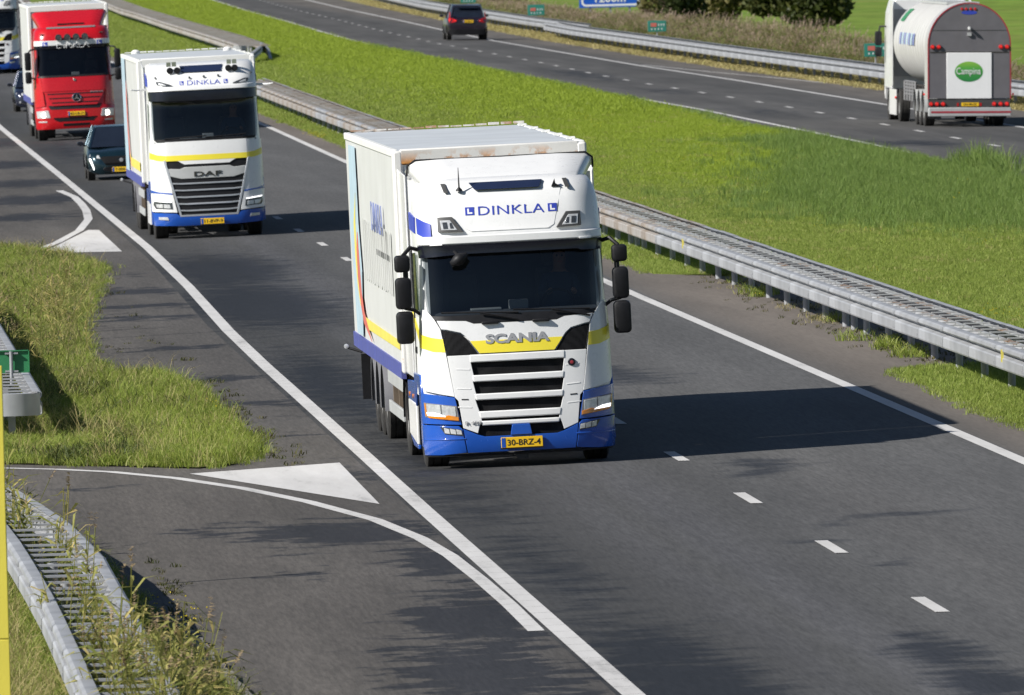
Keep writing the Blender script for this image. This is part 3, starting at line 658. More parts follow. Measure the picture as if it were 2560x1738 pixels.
def tubepost(h): return MB().lathe([(-.3, 0), (-.3, .055), (h, .055), (h, 0)], 12, ax='z').mesh('post', M['galv'], 40)
TPOST = tubepost(.6)
def bar_mesh(x0, x1, w=.075, h=.017, mat='galvgrid'):
    b = MB(); b.extr([(-w/2, 0), (w/2, 0), (w/2, h), (-w/2, h)], x0, x1, 'x'); return b.mesh('crossbar', M[mat])

# median barrier: two beams, a ladder of bars between them, one row of tube posts
mb = empty('median_barrier', (17.78, 165, zg(17.78)), label='long galvanised steel barrier with slatted top along the median', cat='guardrail')
def bx(y): return 17.78+np.interp(y, [100, 300, 400, 500], [0, 0, .2, .55])
L = 4.0
beamN, beamF = beam_mesh(L, 1, M['galv']), beam_mesh(L, -1, M['galv']); beamNr, beamFr = beam_mesh(L, 1, M['galvrust']), beam_mesh(L, -1, M['galvrust'])
def rel(p): return (p[0]-17.78, p[1]-165, p[2]-zg(17.78))
for i in range(82):
    y = 150+i*L; x = bx(y); yw = (random.uniform(-.0008, .0008))
    rust = y > 246 and random.random() < .75
    place('rail_beam', beamNr if rust else beamN, mb, rel((x-.42, y, zg(x)+random.uniform(-.002, .002))), (0, 0, yw))
    place('rail_beam', beamFr if rust else beamF, mb, rel((x+.44, y, zg(x)+random.uniform(-.008, .008))), (0, 0, yw))
    place('post', TPOST, mb, rel((x+.0, y+.55, zg(x))), (R(random.uniform(-1, 1)), R(random.uniform(-1, 1)), 0))
for y in (208.9, 260.6): place('post', TPOST, mb, rel((17.78, y, zg(17.8))))
barA, barB = bar_mesh(-.40, -.03), bar_mesh(.03, .42); n = 0
far = MB()
for i in range(235):
    y = 160+i*1.333; x = bx(y)
    if y < 330:
        place('crossbar', barA, mb, rel((x, y, zg(x)+.70)), (0, 0, 0)); place('crossbar', barB, mb, rel((x, y+.667, zg(x)+.70)))
    else:
        for (a, c, yy) in ((-.40, -.03, y), (.03, .42, y+.667)):
            q = rel((x, yy, zg(x)+.70)); far.box(q[0]+a, q[0]+c, q[1]-.055, q[1]+.055, q[2], q[2]+.028)
far.build('far_crossbars', M['galvrust'], mb, kind='stuff')
sp = MB()
for y0, y1 in zip(range(150, 478, 4), range(154, 482, 4)):
    for dx in (-.335, .0, .36):
        a, c = rel((bx(y0)+dx, y0, zg(17.8)+.672)), rel((bx(y1)+dx, y1, zg(17.8)+.672))
        sp.box(min(a[0], c[0])-.035, max(a[0], c[0])+.035, a[1], c[1], a[2], a[2]+.025)
sp.build('spacer_strip', M['galvgrid'], mb)
# hanging tags on the near beam
for y in (178.6, 240.5):
    t = MB(); t.extr([(-.02, 0), (.02, 0), (.018, -.2), (-.02, -.17)], -.006, .006, 'y'); t.build('torn_tag', M['yellow_dec'], mb, loc=rel((17.27, y, zg(17.8)+.72)))

# far part of the median barrier with its sloping end
mb2 = empty('median_barrier', (23, 600, zg(23, 600)), label='distant steel barrier with rusty top ending in a sloped terminal on the median', cat='guardrail')
def path(pts, side, mat, name, parent, org, prof=WPROF):
    b = MB(); rings = []
    for i, p in enumerate(pts):
        p0, p1 = Vector(pts[max(0, i-1)][:2]), Vector(pts[min(len(pts)-1, i+1)][:2]); d = (p1-p0).normalized(); nrm = Vector((d.y, -d.x))
        dz = p[2] if len(p) > 2 else 0
        rings.append([(p[0]+side*x*nrm.x-org[0], p[1]+side*x*nrm.y-org[1], z+dz+zg(p[0], p[1])-org[2]) for x, z in prof+[(x+.012, z) for x, z in prof[::-1]]])
    b.loft(rings, closed=True, cap=True); return b.build(name, mat, parent, smooth=40)
org = tuple(mb2.location)
nearp = [(22.3, 595), (22.6, 640), (22.7, 667), (22.9, 720), (23.3, 790), (23.4, 830), (24.2, 910), (25.6, 1000), (28, 1150)]
farp = [(23.75, 606), (24.1, 640), (24.2, 667), (24.4, 720), (24.8, 790), (25.0, 830), (25.8, 910), (27.2, 1000), (29.6, 1150)]
path(nearp, 1, M['galvrust'], 'rail_beam', mb2, org); path(farp, -1, M['galvrust'], 'rail_beam', mb2, org)
path([(21.0, 572, -.72), (22.2, 582, -.35), (23.2, 594, -.05), (23.75, 606, 0)], -1, M['galv'], 'ramp_beam', mb2, org)
path([(23.6, 592, -.6), (23.8, 600, -.2), (23.78, 606.5, 0)], -1, M['galv'], 'ramp_beam', mb2, org)
nose = MB(); nose.loft([[(22.3+.3*math.cos(t)-org[0]-.02, 594.6+1.2*math.sin(t)-org[1], z) for t in [R(a) for a in range(180, 361, 20)]] for z in (.44, .62, .76)]); nose.build('rounded_end', M['galv'], mb2, smooth=40)
top = MB()
for (a, c), (d, e) in zip(zip(nearp, farp), zip(nearp[1:], farp[1:])):
    n = int((d[1]-a[1])/1.33)
    for k in range(n):
        t = k/n; x0, y0 = a[0]+(d[0]-a[0])*t, a[1]+(d[1]-a[1])*t; x1 = c[0]+(e[0]-c[0])*t; z = zg(x0, y0)+.70-org[2]
        top.box(x0-org[0], x1-org[0], y0-.06-org[1], y0+.06-org[1], z, z+.028)
top.build('crossbars', M['galvrust'], mb2, kind='stuff')
for i in range(100):
    y = 600+i*4; x = float(np.interp(y, [p[1] for p in nearp], [p[0] for p in nearp]))+.7; place('post', TPOST, mb2, (x-org[0], y-org[1], zg(x, y)-org[2]))

# outer barrier of the far carriageway: ends and restarts where the exit strip begins
ob = empty('outer_barrier', (41.3, 470, zg(41.3)), label='galvanised steel barrier along the outer edge of the far carriageway', cat='guardrail')
org = tuple(ob.location)
op = [(42.6, 330), (41.9, 400), (41.55, 425), (41.2, 470), (40.9, 540), (40.85, 600), (40.8, 640), (41.2, 668)]
yy = 330.0
while yy < 668:
    x = float(np.interp(yy, [p[1] for p in op], [p[0] for p in op])); x2 = float(np.interp(yy+4, [p[1] for p in op], [p[0] for p in op]))
    place('rail_beam', beamN, ob, (x-org[0], yy+2-org[1], zg(x)-org[2]-.03), (0, 0, -math.atan2(x2-x, 4)), (1.25, 1, 1.12))
    place('rail_beam', beamF, ob, (x+.62-org[0], yy+2-org[1], zg(x)-org[2]+.02), (0, 0, -math.atan2(x2-x, 4)), (1.25, 1, 1.12))
    place('post', POSTM, ob, (x+.5-org[0], yy+2-org[1], zg(x)-org[2])); yy += 4
ob2 = empty('outer_barrier', (43, 680, zg(43, 680)), label='farther steel barrier stretch beyond the dark car', cat='guardrail')
org = tuple(ob2.location); o2 = [(41.9, 655), (41.9, 700), (42.3, 760), (42.9, 829), (44.6, 920), (46.5, 1000)]
path(o2, 1, M['galv'], 'rail_beam', ob2, org, [(x*1.3, z*1.1) for x, z in WPROF]); path([(x+.6, y, .06) for x, y in o2], -1, M['galv'], 'rail_beam', ob2, org, [(x*1.3, z*1.1) for x, z in WPROF])
for i in range(84):
    y = 658+i*4; x = float(np.interp(y, [p[1] for p in o2], [p[0] for p in o2]))+.3; place('post', POSTM, ob2, (x-org[0], y-org[1], zg(x, y)-org[2]))

# traffic-island barrier: closed rounded end facing the camera
ib = empty('island_barrier', (3.4, 179, zg(3.4)), label='steel barrier with flat closed end on the traffic island at left', cat='guardrail')
org = tuple(ib.location)
ibN, ibF = beam_mesh(4.0, 1, M['galv']), beam_mesh(4.0, -1, M['galv'])
for i in range(13):
    y = 181.6+i*4
    place('rail_beam', ibF, ib, (3.74-org[0], y-org[1], -.02)); place('rail_beam', ibN, ib, (3.06-org[0], y-org[1], -.02))
    place('post', POSTM, ib, (3.4-org[0], y-.9-org[1]-(.9 if i == 0 else 0), 0))
ibar = bar_mesh(-.32, .33, .10, .022, 'galv')
for i in range(42): place('crossbar', ibar, ib, (3.4-org[0], 180.6+i*1.2-org[1], .70))
en = MB(); en.loft([[(3.4-.40*math.cos(t)-org[0], 179.6-.55*math.sin(t)**.6-org[1] if math.sin(t) > 0 else 179.6-org[1], z) for t in [R(a) for a in range(0, 181, 12)]] for z in (.42, .43, .72, .73)])
en.build('rounded_end', M['galv'], ib, smooth=50)
en2 = MB(); en2.box(-.34, .36, .9, 1.15, .66, .70); en2.box(-.08, .06, .35, .6, .60, .69); en2.build('end_tray', M['galv'], ib)

# near barrier at the lower left
nb = empty('near_barrier', (3.0, 120, zg(3)), label='steel barrier with ladder of crossbars overgrown by reeds at the lower left', cat='guardrail')
org = tuple(nb.location)
def nl(y): return float(np.interp(y, [95, 124, 131, 137.7, 146, 160], [2.67, 2.63, 2.58, 2.51, 2.36, 2.0]))
def nr(y): return float(np.interp(y, [95, 133, 140, 146.5, 160], [3.40, 3.38, 3.24, 2.95, 2.2]))
for i in range(17):
    y = 95+i*4
    for fx, me in ((nl, ibN), (nr, ibF)):
        x, x2 = fx(y-2), fx(y+2); sgn = .06 if fx is nl else -.02
        place('rail_beam', me, nb, ((x+x2)/2-org[0]+sgn, y-org[1], random.uniform(-.002, .002)), (0, 0, -math.atan2(x2-x, 4)))
    place('post', TPOST, nb, ((nl(y)+nr(y))/2-org[0], y-org[1], 0))
for i in range(52):
    y = 96+i*1.1; a, c = nl(y)+.08, nr(y)-.06
    place('crossbar', ibar, nb, ((a+c)/2-org[0]-.005, y-org[1], .70+random.uniform(-.006, .006)), (0, 0, random.uniform(-.015, .015)), ((c-a)/.65, 1, 1))

# concrete kerb slabs along the slip road at the lower left
kb = paint('kerb_concrete', (.17, .16, .15), .9, var=.25, scale=3, dirt=.3); ks = MB(); ks.frus((0, 0, -.05), (.19, .49), (.185, .485), .13); ksm = ks.mesh('kerb_slab', kb)
for i in range(36):
    y = 98+i*1.0; x = float(np.interp(y, [90, 119, 133, 147], [4.40, 4.30, 4.08, 3.80])); place('kerb_slab', ksm, slip, (x-.02, y, zg(x)+random.uniform(-.02, .01)), (R(random.uniform(-1.5, 1.5)), R(random.uniform(-3, 3)), random.uniform(-.03, .03)))

# ------------------------------------------------------------------ posts and signs
yp = empty('yellow_post', (1.89, 108, zg(1.9)), label='tall yellow post cut off by the left picture edge', cat='post')
b = MB(); b.box(-.08, .08, -.05, .05, -.2, 1.35); b.box(-.08, .08, -.05, .05, 1.354, 3.66); b.build('shaft', M['yellowpost'], yp, bev=.008)
gs = empty('green_sign', (3.53, 186.0, zg(3.5)), label='green sign seen from behind, its post standing on the island barrier', cat='sign')
b = MB(); b.box(-.26, .26, .05, .07, .78, 1.10); bo = b.build('board', M['signgreen'], gs)
b = MB()
for q in ((-.26, .26, .775, .79), (-.26, .26, 1.09, 1.105), (-.265, -.25, .775, 1.105), (.25, .265, .775, 1.105)): b.box(q[0], q[1], .02, .06, q[2], q[3])
b.build('board_rim', M['signgreen'], bo)
MB().lathe([(.60, 0), (.60, .026), (1.09, .026), (1.09, 0)], 12, ax='z').build('post', M['galv'], gs, smooth=40)
for z in (.80, 1.06):
    b = MB(); b.box(-.09, .10, -.01, .045, z-.012, z+.012); b.build('bracket', M['galv'], gs)
for (x, y, h, lab) in ((1.0, 139.7, 4.05, 'thin steel pole left of the slip road, just outside the picture'), (2.95, 220.1, 4.2, 'thin steel pole behind the traffic island, just outside the picture')):
    pl = empty('marker_pole', (x, y, zg(x)), label=lab, cat='pole')
    MB().lathe([(-.2, 0), (-.2, .06), (h, .045), (h+.02, 0)], 12, ax='z').build('shaft', M['galv'], pl, smooth=40)
    b = MB(); b.box(-.10, .10, -.01, .01, h-.5, h-.05); b.build('plate', M['signgreen'], pl)
hm = empty('kilometre_sign', (0, 0, 0)); HM = []
def kmsign(x, y, lab, s=1.0):
    r = empty('kilometre_sign', (x, y, zg(x, y)), label=lab, cat='sign', group='small green kilometre signs behind the outer barrier')
    b = MB(); b.box(-.44*s, .44*s, 0, .03, .92, 1.36*s+.08); p = b.build('board', M['hmgreen'], r, bev=.01)
    b = MB(); b.box(-.30*s, -.02*s, -.012, -.002, 1.16, 1.34); b.build('road_number_patch', M['red_dec'], p)
    b = MB()
    for k in range(3): b.box((.06+k*.12)*s, (.10+k*.12)*s, -.012, -.002, 1.19, 1.30)
    for k in range(4): b.box((-.28+k*.16)*s, (-.23+k*.16)*s, -.012, -.002, 1.01, 1.08)
    b.build('figures', M['signwhite'], p)
    b = MB(); b.lathe([(-.2, .0), (-.2, .03), (1.3, .03), (1.3, 0)], 8, (0, .05, 0), 'z'); b.build('post', M['galv'], r)
bpy.data.objects.remove(hm)
kmsign(42.55, 606, 'small green kilometre sign between the blue sign and the tanker, behind the barrier')
kmsign(42.9, 706, 'small green kilometre sign where the outer barrier stretches overlap', 1.05)
kmsign(44.6, 804, 'small green kilometre sign above the dark car, cut by the top edge', 1.1)
kmsign(43.4, 497, 'small green kilometre sign just left of the tanker mirror')
def text_mesh(body, w, h, th=.01, bold=0.0, name='text', spacing=1.0):
    cu = bpy.data.curves.new('txt', 'FONT'); cu.body = body; cu.extrude = .02; cu.offset = bold; cu.align_x = 'CENTER'; cu.space_character = spacing; cu.resolution_u = 3
    o = bpy.data.objects.new('txt', cu); COL.objects.link(o); dg = bpy.context.evaluated_depsgraph_get(); dg.update()
    me = bpy.data.meshes.new_from_object(o.evaluated_get(dg)); bpy.data.objects.remove(o); bpy.data.curves.remove(cu)
    co = np.zeros(len(me.vertices)*3); me.vertices.foreach_get('co', co); co = co.reshape(-1, 3)
    mn, mx = co.min(0), co.max(0); out = np.zeros_like(co)
    out[:, 0] = ((co[:, 0]-mn[0])/(mx[0]-mn[0])-.5)*w; out[:, 2] = ((co[:, 1]-mn[1])/(mx[1]-mn[1])-.5)*h
    out[:, 1] = -np.sign(co[:, 2])*th/2
    me.vertices.foreach_set('co', out.ravel()); me.name = name; me.update(); me.materials.clear()
    return me
def text(name, body, w, h, mat, parent, loc, th=.01, bold=0, rot=(0, 0, 0), surf=None, spacing=1.0):
    me = text_mesh(body, w, h, th, bold, name, spacing); me.materials.append(mat)
    if surf:      # wrap onto a surface y = surf(x, z)
        co = np.zeros(len(me.vertices)*3); me.vertices.foreach_get('co', co); co = co.reshape(-1, 3)
        for i in range(len(co)): co[i, 1] += surf(co[i, 0]+loc[0], co[i, 2]+loc[2])-loc[1]
        me.vertices.foreach_set('co', co.ravel()); me.update()
    return place(name, me, parent, loc, rot)
bs = empty('direction_sign', (48.62, 730, zg(48.6, 730)), label='blue motorway sign reading 1200m behind the outer barrier', cat='sign')
b = MB(); b.box(-1.78, 1.78, 0, .05, 1.2, 3.8); bd = b.build('board', M['signblue'], bs)
def rrect(x0, x1, z0, z1, r, n=5):
    p = []
    for cx, cz, a0 in ((x1-r, z0+r, -90), (x1-r, z1-r, 0), (x0+r, z1-r, 90), (x0+r, z0+r, 180)):
        p += [(cx+r*math.cos(R(a0+90*i/n)), cz+r*math.sin(R(a0+90*i/n))) for i in range(n+1)]
    return p
o1, i1 = rrect(-1.66, 1.66, 1.27, 3.72, .25), rrect(-1.55, 1.55, 1.38, 3.61, .17)
b = MB(); n = len(o1); b.add([(x, -.006, z) for x, z in o1]+[(x, -.006, z) for x, z in i1], [(i, (i+1) % n, (i+1) % n+n, i+n) for i in range(n)]); b.build('border', M['signwhite'], bd)
text('lettering', '1200m', 1.75, .46, M['signwhite'], bd, (.0, -.01, 1.72), .01, .02)
for x in (-1.15, .0, 1.1):
    b = MB(); b.box(x-.06, x+.06, .06, .16, -.3, 3.7); b.build('post', M['galv'], bs)

# ------------------------------------------------------------------ trees
def crown_mesh(name, mat, rx, ry, rz, n, leaf, seed, lobes=9, hollow=.45, bare=False):
    g = np.random.default_rng(seed); C = []
    for i in range(lobes):
        d = g.normal(0, 1, 3); d /= np.linalg.norm(d); d[2] = d[2]*.8; C.append((d*g.uniform(.35, .72), g.uniform(.26, .48)))
    pts = []
    while len(pts) < n:
        c, r = C[g.integers(len(C))]; d = g.normal(0, 1, 3); d /= np.linalg.norm(d); p = c+d*r*g.uniform(hollow, 1.0)
        if np.linalg.norm(p) < 1.12: pts.append(p)
    P = np.array(pts)*np.array([rx, ry, rz]); V = []; Fc = []
    A = g.normal(0, 1, (n, 3)); A /= np.linalg.norm(A, axis=1)[:, None]; B = np.cross(A, g.normal(0, 1, (n, 3))); B /= np.linalg.norm(B, axis=1)[:, None]
    s = leaf*g.uniform(.6, 1.3, n)[:, None]
    V = np.concatenate([P-A*s, P+B*s*.5, P+A*s, P-B*s*.5]); idx = np.arange(n)
    me = bpy.data.meshes.new(name); me.from_pydata(V.tolist(), [], np.stack([idx, idx+n, idx+2*n, idx+3*n], 1).tolist()); me.materials.append(mat)
    return me
BARK = paint('bark', (.10, .075, .05), .9, var=.3, scale=3, bump=.4)
def trunk_mesh(h, r, spread, seed):
    g = random.Random(seed); b = MB(); b.tube([(0, 0, -.3), (g.gauss(0, .05), 0, h*.4), (g.gauss(0, .1), g.gauss(0, .1), h*.8), (0, 0, h*1.3)], [r*1.25, r, r*.7, r*.2], 8)
    for i in range(8):
        z = h*g.uniform(.55, 1.1); a = g.random()*6.28; L = spread*g.uniform(.5, .95)
        b.tube([(0, 0, z), (L*.5*math.cos(a), L*.5*math.sin(a), z+L*.35), (L*math.cos(a), L*math.sin(a), z+L*.55)], [r*.4, r*.25, r*.06], 6)
    return b.mesh('trunk', BARK, 40)
LD = foliage('leaf_dark', (.03, .042, .012), (.06, .075, .02), .25, c=(.10, .105, .03))
LO = foliage('leaf_olive', (.10, .095, .03), (.17, .15, .055), .25); LG = foliage('leaf_green', (.04, .07, .015), (.08, .12, .025), .3)
def tree(name, x, y, h, crown, cz, mats, lab, group=None, seed=1, n=2600, leaf=.3):
    r = empty(name, (x, y, zg(x, y)), label=lab, cat='tree' if 'tree' in name else 'bush', group=group)
    place('trunk', trunk_mesh(cz*.75, h*.022+.04, crown[0]*.8, seed), r)
    place('crown', crown_mesh('crown', mats, *crown, n, leaf, seed), r, (0, 0, cz))
    return r
tree('dark_bush', 52.5, 642, 6, (3.9, 3.4, 2.9), 2.9, LD, 'big dark bush behind the reeds left of the tanker', seed=5, n=11000, leaf=.2)
tree('dark_bush', 48.9, 682, 5, (2.1, 2, 2.3), 2.35, LD, 'dark bush right of the blue sign', seed=6, n=3200, leaf=.2)
tree('olive_bush', 51.8, 690, 5, (2.2, 2.4, 2.3), 2.2, LO, 'olive brown bush between the two dark bushes', seed=7, n=3600, leaf=.22)
tree('olive_bush', 49.6, 700, 4, (1.8, 2, 1.9), 2.1, LO, 'small olive bush just behind the blue sign', seed=8, n=2400, leaf=.22)
tree('olive_bush', 48.6, 842, 5, (1.6, 2, 2.1), 2.1, LO, 'small dark olive bush above the dark car', seed=9, n=2200, leaf=.24)
for i, (x, y, h, side) in enumerate(((-13, 92, 19, 'left'), (-17, 70, 21, 'left'), (-12, 48, 18, 'left'), (38, 84, 19, 'right'), (44, 60, 21, 'right'), (36, 38, 18, 'right'))):
    tree('roadside_tree', x, y, h, (4.2, 4.2, h*.36), h*.60, LG, '%s tall tree beside the road on the %s, outside the picture, mirrored in the windscreens' % (('nearest', 'second', 'third')[i % 3], side), group='tall trees mirrored in the windscreens', seed=30+i, n=2600, leaf=.45)
tree('olive_bush', 54.3, 905, 4, (2.2, 2, 1.9), 1.6, LO, 'low olive bush at the top edge left of the blue sign', seed=10, n=2200, leaf=.24)

# ================================================================== VEHICLES
class Surf:
    """front of a lorry cab: y as a function of (x, z); rows are (z, y0, half width, corner depth, corner start)"""
    def __init__(s, rows, bow=.11):
        s.t = np.array(rows, float); s.bow = bow
    def at(s, z): return [float(np.interp(z, s.t[:, 0], s.t[:, i])) for i in range(1, 5)]
    def __call__(s, x, z):
        y0, w, c, xk = s.at(z); a = min(abs(x), w-.004); y = y0+s.bow*(a/1.2)**2
        if a > xk: u = (a-xk)/(w-xk); y += c*(1-math.sqrt(max(0, 1-u*u)))
        return y
    def ring(s, z, yb, inset=.02, xmin=0, n=7):
        y0, w, c, xk = s.at(z); w -= inset
        xs = [xk*i/4 for i in range(5)]+[xk+(w-xk)*math.sin(math.pi/2*i/n) for i in range(1, n+1)]
        half = [(x, s(x*(w+inset)/w if x > xk else x, z)+inset) for x in xs if x >= xmin-1e-6]+[(w, yb)]
        return half
def shell(name, surf, zs, yb, mat, parent, inset=.02, xmin=0, cap=False, side=0):
    b = MB()
    if xmin == 0:
        rings = []
        for z in zs:
            h = surf.ring(z, yb, inset); rings.append([(-x, y, z) for x, y in h[::-1]]+[(x, y, z) for x, y in h[1:]])
        b.loft(rings)
        if cap: b.add(rings[-1], [tuple(range(len(rings[-1])))])
    else:
        for sg in (-1, 1):
            b = MB(); b.loft([[(sg*x, surf(min(x+inset, surf.at(z)[1]-.001), z)+inset, z) for x in [xmin+(surf.at(z)[1]-inset-xmin)*math.sin(math.pi/2*i/8) for i in range(9)]]+[(sg*(surf.at(z)[1]-inset), yb, z)] for z in zs])
            o = b.build(name, mat, parent, smooth=45)
        return o
    return b.build(name, mat, parent, smooth=45)
def panel(name, poly, surf, mat, parent, off=.012, th=.03, bev=.006, gx=.09, gz=.16, mirror=False, smooth=True, **k):
    """flat outline (x, z) laid on the curved cab front as a panel with thickness"""
    polys = [poly]+([[(-x, z) for x, z in poly[::-1]]] if mirror else []); outs = []
    for pl in polys:
        bm = bmesh.new(); bm.faces.new([bm.verts.new((x, 0, z)) for x, z in pl])
        xs, zs = [p[0] for p in pl], [p[1] for p in pl]
        for lo, hi, st, ax in ((min(xs), max(xs), gx, 0), (min(zs), max(zs), gz, 2)):
            t = math.ceil(lo/st)*st
            while t < hi-1e-4:
                if t > lo+1e-4:
                    bmesh.ops.bisect_plane(bm, geom=bm.verts[:]+bm.edges[:]+bm.faces[:], plane_co=(t, 0, 0) if ax == 0 else (0, 0, t), plane_no=(1, 0, 0) if ax == 0 else (0, 0, 1), dist=1e-5)
                t += st
        for v in bm.verts: v.co.y = surf(v.co.x, v.co.z)-off
        if th:
            g = bmesh.ops.extrude_face_region(bm, geom=bm.faces[:])
            for v in [e for e in g['geom'] if isinstance(e, bmesh.types.BMVert)]: v.co.y += th
        bmesh.ops.recalc_face_normals(bm, faces=bm.faces)
        if not th:
            bm.normal_update()
            for f_ in bm.faces:
                if f_.normal.y > 0: f_.normal_flip()
        me = bpy.data.meshes.new(name); bm.to_mesh(me); bm.free(); me.materials.append(mat)
        me.shade_smooth(); me.set_sharp_from_angle(angle=R(40))
        o = place(name, me, parent, **k)
        if bev and th: bevel(o, bev)
        outs.append(o)
    return outs if mirror else outs[0]

def wheel_meshes(r, w, nm=''):
    b = MB(); rr = r*.56
    b.lathe([(-w*.38, rr), (-w*.5, rr*1.12), (-w*.5, r*.86), (-w*.46, r*.95), (-w*.40, r), (-w*.2, r), (-w*.19, r*.975), (-w*.14, r*.975), (-w*.13, r), (w*.13, r), (w*.14, r*.975), (w*.19, r*.975), (w*.2, r), (w*.40, r), (w*.46, r*.95), (w*.5, r*.86), (w*.5, rr*1.12), (w*.38, rr)], 32)
    ty = b.mesh('tyre', M['tyre'], 30)
    b = MB(); b.lathe([(-w*.40, rr*1.01), (-w*.44, rr*.96), (-w*.2, rr*.9), (-w*.10, rr*.62), (-w*.2, rr*.56), (-w*.42, rr*.34), (-w*.42, 0)], 24)
    for k in range(10):
        a = 6.283*k/10; b.box(-w*.30, -w*.08, rr*.74*math.cos(a)-.018, rr*.74*math.cos(a)+.018, rr*.74*math.sin(a)-.018, rr*.74*math.sin(a)+.018)
    return ty, b.mesh('rim', M['rim'], 35)
TW = wheel_meshes(.50, .32); DW = wheel_meshes(.50, .30); CW = wheel_meshes(.33, .21)
def wheel(parent, x, y, r, ms, flip=False, rz=0):
    o = place('wheel', ms[0], parent, (x, y, r), (0, 0, (math.pi if flip else 0)+rz)); place('rim', ms[1], o); return o

def plate(parent, x, y, z, txt, s=1.0, surf=None, face=-1, dark=False):
    """yellow number plate facing -y (face=-1) or +y"""
    r = MB(); r.box(-.27*s, .27*s, -.012, .012, -.068*s, .068*s); p = r.build('number_plate', M['platey'], parent, loc=(x, y, z), bev=.004, rot=(0, 0, 0 if face < 0 else math.pi))
    b = MB(); b.box(-.265*s, -.215*s, -.016, -.0125, -.062*s, .062*s); b.build('blue_band', M['blue'], p)
    text('plate_text', txt, .43*s, .078*s, M['platetx'], p, (.025*s, -.0135, 0), .004, .012)
    b = MB(); b.box(-.28*s, .28*s, -.008, .014, -.085*s, -.069*s); b.build('plate_holder', M['black'], p)
    return p
def mirror_arm(parent, pts, r=.02): return MB().tube(pts, r, 8).build('mirror_arm', M['black'], parent, smooth=40)
def mirror_house(parent, x0, x1, z0, z1, y, d=.16, mat='black', taper=.03):
    b = MB(); n = []
    for yy, k in ((y-d*.5, .03), (y-d*.42, .008), (y+d*.1, 0), (y+d*.5, .004)):
        n.append([(a, yy, c) for a, c in rrect(x0+k+(0), x1-k, z0+k, z1-k, min(.06, (z1-z0)*.22), 4)])
    b.loft(n, closed=True, cap=True); o = b.build('mirror', M[mat], parent, smooth=50)
    g = MB(); g.box(x0+.02, x1-.02, y+d*.5-.004, y+d*.5+.004, z0+.02, z1-.02); g.build('mirror_glass', M['chrome'], o); return o
def side_panel(name, poly, xs, mat, parent, th=.02, bev=.005):
    """outline (y, z) on a vertical side at x"""
    return MB().extr(poly, xs, xs+th, 'x').build(name, mat, parent, bev=bev)
def decal_side(name, poly, x, mat, parent): return MB().extr(poly, x-.003, x+.003, 'x').build(name, mat, parent)

def person(x, y, z, lab, shirt='shirt', face_tilt=0):
    """seated driver: one continuous skinned body, hands on the wheel"""
    J = [((0, 0, 0), .17), ((0, .02, .22), .16), ((0, .03, .42), .17), ((0, .02, .56), .075), ((0, -.01, .66), .085), ((0, -.015, .76), .098), ((0, -.005, .84), .07),
         ((-.19, .02, .47), .075), ((-.25, -.12, .26), .052), ((-.16, -.40, .30), .036), ((-.15, -.47, .33), .04), ((.19, .02, .47), .075), ((.25, -.12, .26), .052), ((.16, -.40, .30), .036), ((.15, -.47, .33), .04),
         ((-.12, -.05, 0), .11), ((-.14, -.5, .02), .085), ((-.14, -.62, -.35), .06), ((.12, -.05, 0), .11), ((.14, -.5, .02), .085), ((.14, -.62, -.35), .06), ((-.13, -.53, .325), .018), ((.13, -.53, .325), .018)]
    E = [(0, 1), (1, 2), (2, 3), (3, 4), (4, 5), (5, 6), (2, 7), (7, 8), (8, 9), (9, 10), (10, 21), (2, 11), (11, 12), (12, 13), (13, 14), (14, 22), (0, 15), (15, 16), (16, 17), (0, 18), (18, 19), (19, 20)]
    me = bpy.data.meshes.new('person'); me.from_pydata([j[0] for j in J], E, []); o = bpy.data.objects.new('person', me); COL.objects.link(o)
    bm = bmesh.new(); bm.from_mesh(me); sl = bm.verts.layers.skin.verify()
    for i, v in enumerate(bm.verts): v[sl].radius = (J[i][1], J[i][1]); v[sl].use_root = (i == 0)
    bm.to_mesh(me); bm.free()
    o.modifiers.new('skin', 'SKIN'); sb = o.modifiers.new('sub', 'SUBSURF'); sb.levels = 2; sb.render_levels = 2
    dg = bpy.context.evaluated_depsgraph_get(); dg.update(); m2 = bpy.data.meshes.new_from_object(o.evaluated_get(dg)); bpy.data.objects.remove(o)
    for k in ('skin', shirt): m2.materials.append(M[k])
    for p in m2.polygons:
        c = p.center; p.material_index = 0 if (c.z > .55 or c.y < -.38 and c.z > .2) else 1; p.use_smooth = True
    o = place('person', m2, loc=(x, y, z), label=lab, cat='person')
    h = MB(); h.lathe([(.10, .085), (.14, .09), (.18, .07), (.20, 0)], 14, (0, .02, .68), 'z'); h.build('hair', M['hair'], o, smooth=60)
    for sx in (-1, 1): MB().lathe([(-.008, 0), (-.006, .012), (0, .014)], 8, (sx*.035, -.105, .765), 'y').build('eye', M['platetx'], o)
    nn = MB(); nn.frus((0, -.10, .72), (.018, .02), (.008, .006), .05); nn.build('nose', M['skin'], o)
    mo = MB(); mo.box(-.03, .03, -.112, -.09, .685, .692); mo.build('mouth', M['red_dec'], o)
    return o

